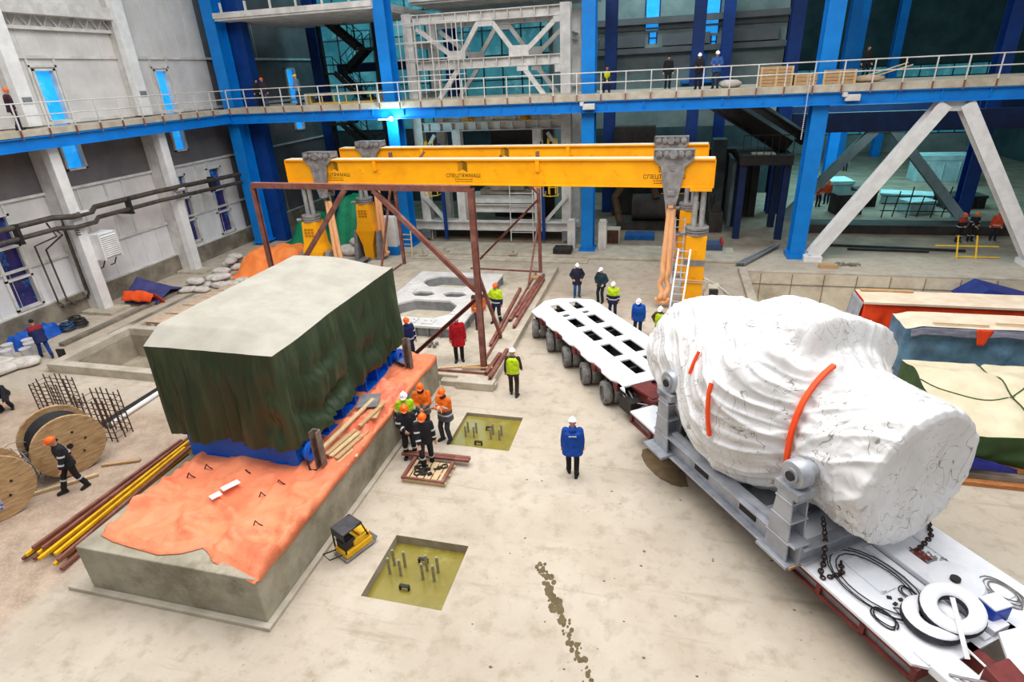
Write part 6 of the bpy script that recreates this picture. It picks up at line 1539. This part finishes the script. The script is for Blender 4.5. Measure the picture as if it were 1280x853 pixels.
    j.loft([(tor(0,0,hd_),ax_(.205*B+max(0,-hd_-.15)*.12),ay_(.155*B+max(0,-hd_-.15)*.25),.85),(tor(0,0,.05),ax_(.19*B),ay_(.138*B),.85),(tor(0,0,.28),ax_(.2*B),ay_(.14*B),.85),(tor(0,-.01,.44),ax_(.205*B),ay_(.13*B),.85),(tor(0,-.01,.52),ax_(.14),ay_(.1)),(tor(0,-.01,.575),ax_(.085),ay_(.085))],18)
    for i in (0,1):
        s0,e,w = arms[i]; j.cap(s0,e,.074*B,.066*B,12); j.cap(e,e+(w-e)*.9,.066*B,.056,12)
    jm = voxel(j,.02,3)
    Ti = Matrix(((1,0,0),(0,cl,-sl_),(0,sl_,cl)))
    if yoke:
        zy = yoke_z-.93
        for i,f in enumerate(jm.f):
            c = jm.v[f[0]]-P; zz = c.y*sl_+c.z*cl
            if zz > zy: jm.mi[i] = 1
    put(jm,'jacket',[cm(jacket)]+([cm(yoke)] if yoke else []),smooth=180)
    if vest:
        v_ = MB(); v_.loft([(tor(0,0,-.06),ax_(.2*B),ay_(.15*B),.85),(tor(0,0,.28),ax_(.21*B),ay_(.155*B),.85),(tor(0,-.01,.45),ax_(.2*B),ay_(.145*B),.85),(tor(0,-.01,.53),ax_(.13),ay_(.11))],18); v_ = voxel(v_,.02,2)
        vo = put(v_,'vest',cm(vest,.6),smooth=180)
    def ring(p,q,f,r): c = p+(q-p)*f; d = (q-p).normalized(); put(MB().tube(c-d*.022,c+d*.022,r,r,14),'reflective_tape',REFL)
    def lb(rings,n): put(MB().loft(rings,n),'reflective_tape',REFL)
    if 'leg' in stripes:
        for h,k,a in legs: ring(k,a,.3,.083)
    if 'arm' in stripes:
        for s0,e,w in arms: ring(s0,e,.75,.08*B); ring(e,w,.6,.068*B)
    if 'waist' in stripes: lb([(tor(0,0,.0),ax_(.201*B),ay_(.15*B),.85),(tor(0,0,.045),ax_(.2*B),ay_(.149*B),.85)],18)
    if 'chest' in stripes: lb([(tor(0,0,.22),ax_(.204*B),ay_(.148*B),.85),(tor(0,0,.26),ax_(.206*B),ay_(.149*B),.85)],18)
    if 'back' in stripes:
        for s in (-.07,.07): put(MB().ob(tor(s,-.142*B,.36),(.02,0,0),(0,.006,0),tor(0,0,.06)-P),'reflective_tape',REFL)
    if 'shoulder' in stripes: put(MB().ob(tor(0,-.145*B,.4),(.1,0,0),(0,.006,0),tor(0,0,.012)-P),'reflective_tape',REFL)
    if collar or hood:
        c = MB(); c.loft([(tor(0,-.01,.5),ax_(.11),ay_(.1)),(tor(0,-.0,.6),ax_(.092),ay_(.09))],14)
        if hood: c.ball(tor(0,-.1,.52),.1,1.1,.7,.8,12,8)
        put(c,'hood' if hood else 'collar',cm(collar or hood),smooth=60)
    if hair:
        h_ = MB(); h_.ball(hd(0,-.012,.035),.103,.86,1,1.05,14,10,HR); put(h_,'hair' if hair != 'hat' else 'hat',cm((28,24,24)),smooth=180)
        if hair == 'beard': pass
    if helmet:
        h_ = MB(); rg = []
        for k in range(7):
            a = k/6*PI/2; rg.append((hd(0,-.008,.035+.108*math.sin(a)),HR@V((.106*math.cos(a)+.002,0,0)),HR@V((0,.124*math.cos(a)+.002,0))))
        h_.loft([(hd(0,-.004,.03),HR@V((.116,0,0)),HR@V((0,.138,0))),(hd(0,-.004,.04),HR@V((.116,0,0)),HR@V((0,.138,0)))]+rg,20)
        h_.loft([(hd(0,.1,.034),HR@V((.07,0,0)),HR@V((0,.065,-.012))),(hd(0,.1,.042),HR@V((.07,0,0)),HR@V((0,.065,-.012)))],14)
        h_.bar(hd(0,-.1,.12),hd(0,.08,.13),.03,.03); put(h_,'helmet',HELM[helmet],smooth=50)
    for i,s in enumerate((-1,1)):
        a = legs[i][2]; k = legs[i][1]; bt = MB(); d = V(((.25*s),1,0)).normalized(); z0 = a.z-.09
        bt.cap(a+V((0,0,.1)),V((a.x,a.y,z0+.06)),.058,.05,10)
        bt.loft([(V((a.x,a.y,z0))+d*y+V((0,0,h/2)),V((d.y,-d.x,0))*w,V((0,0,h/2)),.7) for y,w,h in ((-.085,.03,.06),(-.06,.045,.1),(.05,.05,.1),(.13,.05,.075),(.185,.035,.05))],12)
        put(bt,'boot',cm(boots),smooth=60)
    return root
HV = (206,236,20); ORG = (250,116,18)
CAMF = lambda p: (-p[0],-p[1])
# open floor
person('person in a bright blue hooded jacket walking away across the open floor',(-2.05,13.17,0),(-.15,1),1.86,((-.1,.12),(.1,-.1)),('down','down'),.1,(.3,0),'white',(8,72,170),bulk=1.26,hem=.74,hood=(8,64,156),stripes=('shoulder',),trousers=(24,24,30))
person('person in a yellow vest and brown trousers walking away by the slab corner',(-4.75,17.2,0),(-.1,1),1.84,((-.11,.1),(.11,-.12)),('down','swingf'),.08,(.1,0),'white',(62,46,38),vest=HV,stripes=('waist',),trousers=(56,42,34),boots=(60,56,54))
person('person in a dark navy coat and jeans with hands in pockets, behind the trailer',(-3.98,27.2,0),(.25,-1),1.76,((-.1,0),(.12,.02)),('pocket','pocket'),.02,(.2,0),'white',(32,34,58),trousers=(40,84,140),hem=.68,bulk=1.06,boots=(50,80,110))
person('person in a dark teal jacket with hands in pockets, facing the trailer',(-2.74,26.6,0),(-.5,-1),1.78,((-.1,0),(.12,.05)),('pocket','pocket'),.03,(.3,.2),'white',(24,54,66),trousers=(26,36,44),bulk=1.08)
person('person in a hi-vis yellow and navy jacket standing behind the trailer deck',(-2.0,24.75,0),(-.1,-1),1.74,((-.12,0),(.12,.02)),('down','down'),.04,(.25,0),'white',NVY,HV,1.14,.72,NVY,stripes=('waist','arm'),bulk=1.12)
person('person in a bright blue hooded jacket looking down beside the trailer deck',(-.78,22.9,0),(-.2,-1),1.72,((-.1,0),(.11,.02)),('down','down'),.1,(.55,0),'white',(10,88,190),bulk=1.2,hem=.74,hood=(10,80,176),trousers=(28,40,66))
person('person in a brown jacket under a yellow vest, one leg stepping out, by the ladder',(.1,22.2,0),(-.3,-1),1.68,((-.14,.02),(.26,.1)),('hip','hip'),.04,(.4,0),'white',(92,72,56),vest=HV,trousers=(86,72,54),boots=(70,62,54))
# slab
person('person in a long red coat and white helmet standing on the slab',(-7.35,18.95,.3),(.35,-1),1.9,((-.1,0),(.11,.06)),('down','down'),.02,(.1,.3),'white',(206,20,34),hem=.62,bulk=1.05,trousers=(24,22,26))
person('person in yellow and navy workwear with orange helmet on the slab facing the braces',(-6.88,22.75,.3),(-.2,-1),1.88,((-.16,0),(.16,.03)),('down','hip'),.02,(.1,0),'orange',NVY,HV,1.12,.78,(32,34,48),stripes=('waist','leg'),bulk=1.06)
person('person in an orange jacket half hidden behind the front rusty post',(-7.5,22.1,.3),(.5,-1),1.84,((-.1,0),(.12,.02)),('down','down'),.02,(.1,-.4),'orange',ORG,(60,50,66),1.36,.76,(64,56,84),stripes=('waist',),bulk=1.08)
person('person in a navy jacket and orange helmet half hidden behind the concrete plinth',(-9.25,18.6,.3),(.6,-.6),1.86,((-.1,0),(.11,.02)),('down','down'),.05,(.2,0),'orange',(26,38,96),trousers=(40,44,70),stripes=('waist','arm'),bulk=1.08)
# group by the pallet
person('person in black striped overalls and orange helmet, one foot on the scrap pallet',(-6.25,12.78,0),(.45,-1),1.88,((-.12,-.05),(.1,.24,.12)),('down',(.16,.34,.86)),.12,(.35,.3),'orange',(30,30,36),trousers=(28,28,32),stripes=('leg','arm','back'),bulk=1.0)
person('person in a black jacket and orange helmet in the middle of the group',(-6.95,13.15,0),(.4,-1),1.84,((-.13,0),(.12,.03)),('down','front'),.06,(.4,0),'orange',(34,34,40),trousers=(32,32,36),stripes=('leg','arm'),bulk=1.06)
person('person with a white helmet and lime yellow sleeves squeezed against the plinth',(-7.25,13.75,0),(.6,-1),1.88,((-.1,0),(.1,.02)),('down','down'),.05,(.3,.2),'white',(36,38,44),(186,230,30),1.16,.76,(36,38,40),stripes=('arm',))
person('person in an orange hooded jacket at the back of the group by the plinth',(-6.95,14.35,0),(.3,-1),1.88,((-.1,0),(.12,.02)),('front','front'),.05,(.3,0),'orange',(120,110,108),ORG,1.14,.76,(60,58,62),stripes=('waist',),bulk=1.1,collar=(40,34,36))
person('person in an orange and grey jacket at the outer side of the group',(-6.15,14.15,0),(-.4,-1),1.88,((-.12,0),(.13,.05)),('folded','folded'),.04,(.25,-.3),'orange',(86,86,92),ORG,1.12,.74,(58,60,66),stripes=('waist','arm'),bulk=1.14,collar=(44,30,34))
# west side
person('person in black striped overalls and orange helmet walking past the big cable reel',(-15.95,9.85,0),(-.35,-1),1.9,((-.1,-.2),(.12,.26)),('swingf','swingb'),.16,(.35,.2),'orange',(36,36,42),trousers=(34,34,38),stripes=('leg','arm','back'))
person('person in navy overalls, red shoulders and a black hat beside the blue sheet',(-25.7,16.95,0),(-.9,.35),1.8,((-.12,.3),(.1,-.32)),('front','front'),.35,(.3,0),None,(26,36,84),(150,30,44),1.3,.72,(20,60,140),hair='hat',bulk=1.1)
person('person in black crouching over the rebar at the picture edge',(-22.9,13.1,0),(.5,-.6),1.78,((-.15,.02),(.15,.05)),((-.16,.5,.5),(.16,.5,.45)),.75,(.4,0),'white',(34,36,46),trousers=(34,36,46),crouch=.3,hood=(40,50,110))
# gallery
g = 9.08
person('person in dark overalls and an orange helmet walking on the side gallery',(-28.1,21.25,9.02),(.3,1),1.76,((-.1,.1),(.11,-.1)),('down','down'),.05,(.1,0),'orange',(44,30,50),(72,34,50),1.3,.76,(30,32,62),vox=.011)
person('person in a dark jacket and reddish helmet on the gallery near the stairs',(-25.3,35.3,g),(.2,-1),1.7,helmet='orange',jacket=(52,36,56),trousers=(70,84,120),vox=.011)
person('person in black standing beside the one in the reddish helmet',(-25.95,35.6,g),(.8,-.6),1.65,helmet=None,hair='hair',jacket=(28,30,36),trousers=(28,32,44),vox=.011)
person('person in a grey-blue jacket and yellow helmet on the gallery',(-22.9,35.4,g),(-1,-.1),1.78,((-.1,.05),(.1,-.05)),('front','front'),.05,(.2,0),'yellow',(112,136,160),trousers=(56,66,84),vox=.011)
person('person in a yellow vest crouching behind the railing beside the middle blue column',(-3.55,35.3,g),(.2,-1),1.72,((-.15,0),(.15,.02)),('front','front'),.5,(.5,0),None,(40,50,60),vest=(226,238,30),trousers=(30,40,60),crouch=.25,hair='hair',vox=.011)
person('person in black standing back in the gloom of the gallery alone',(-.3,37.6,g),(.1,-1),1.75,helmet=None,hair='hair',jacket=(20,26,32),trousers=(20,26,32),vox=.012)
person('person in a black jacket and white helmet leaning on the gallery railing',(1.28,34.95,g),(-.1,-1),1.74,hands=('rail','rail'),lean=.12,head=(.3,0),jacket=(30,28,34),trousers=(28,28,34),vox=.011)
person('person in a blue jacket and white helmet leaning on the gallery railing',(2.15,34.95,g),(-.1,-1),1.8,hands=('rail','rail'),lean=.14,head=(.3,-.2),jacket=(52,92,160),trousers=(34,52,74),vox=.011,bulk=1.08)
person('person in black standing far back on the gallery beyond the timber crates',(9.95,38.0,g),(.2,-1),1.72,helmet=None,hair='hair',jacket=(22,28,34),trousers=(22,28,34),vox=.012)
# far bay
person('person in an orange jacket in the far bay, nearer of two',(11.2,48.6,0),(.2,-1),1.8,hands=('front','front'),head=(.3,0),helmet='orange',jacket=(214,72,40),trousers=(54,34,48),stripes=('waist',),vox=.012)
person('person in an orange jacket in the far bay, farther of two',(12.0,49.6,0),(-.5,-1),1.8,helmet='orange',jacket=(220,84,44),trousers=(40,40,70),vox=.012)
person('person in a red-orange jacket standing far away on the floor of the bay',(16.9,65,0),(-.3,-1),1.8,helmet='orange',jacket=(226,74,44),trousers=(60,40,50),vox=.013)
person('person in orange and black at the edge of the white brace group',(16.9,39.1,0),(.4,-1),1.76,hands=('front','front'),lean=.15,helmet='orange',jacket=(40,34,40),yoke=(190,70,50),yoke_z=1.25,trousers=(30,28,34),stripes=('leg','waist'),vox=.012)
person('person in black striped overalls in the middle of the group by the white brace',(17.6,39.3,0),(.1,-1),1.76,hands=('down','front'),lean=.2,helmet='orange',jacket=(34,30,36),trousers=(28,28,34),stripes=('leg','arm'),vox=.012)
person('person in an orange jacket mostly hidden behind the white brace',(18.9,39.6,0),(-.3,-1),1.74,helmet='orange',jacket=(216,78,46),trousers=(40,36,44),stripes=('waist',),vox=.012)
# ---------------------------------------------------------------- light
wd = bpy.data.worlds.new('hall_light'); sc.world = wd; wd.use_nodes = True
nt = wd.node_tree; N = nt.nodes; L = nt.links; bg = N['Background']
tc = N.new('ShaderNodeTexCoord'); sp = N.new('ShaderNodeSeparateXYZ'); L.new(tc.outputs['Generated'], sp.inputs[0])
rp = N.new('ShaderNodeValToRGB'); L.new(sp.outputs[2], rp.inputs[0])
e = rp.color_ramp.elements; e[0].position = 0; e[0].color = (.12,.12,.12,1); e[1].position = .75; e[1].color = (.78,.78,.79,1)
L.new(rp.outputs[0], bg.inputs[0]); bg.inputs[1].default_value = 1.0
def area(name, loc, sx, sy, power, col=(1,.985,.96), rot=(0,0,0)):
    l = bpy.data.lights.new(name, 'AREA'); l.shape = 'RECTANGLE'; l.size = sx; l.size_y = sy; l.energy = power; l.color = col
    o = bpy.data.objects.new(name, l); COL.objects.link(o); o.location = loc; o.rotation_euler = rot; return o
area('hall_lamp_bank', (-5,15,23), 32, 20, 9200)
area('far_hall_fill', (18,62,21.5), 18, 16, 1200, (.45,.95,1))  # unseen cyan fills, added to tint and brighten the far hall
area('bay_fill', (15,55,8.6), 10, 14, 1900, (.4,.95,1))  # unseen fill added to brighten the right-hand bay
area('far_hall_fill', (0,48,21.5), 12, 6, 1700, (.6,.95,1))
area('far_hall_fill', (-20,47,21.5), 10, 5, 900, (.4,.9,1))
vs = sc.view_settings; sc.display_settings.display_device = 'sRGB'
vs.view_transform = 'Standard'; vs.look = 'None'; vs.exposure = 0.0; vs.gamma = 1; vs.use_curve_mapping = False
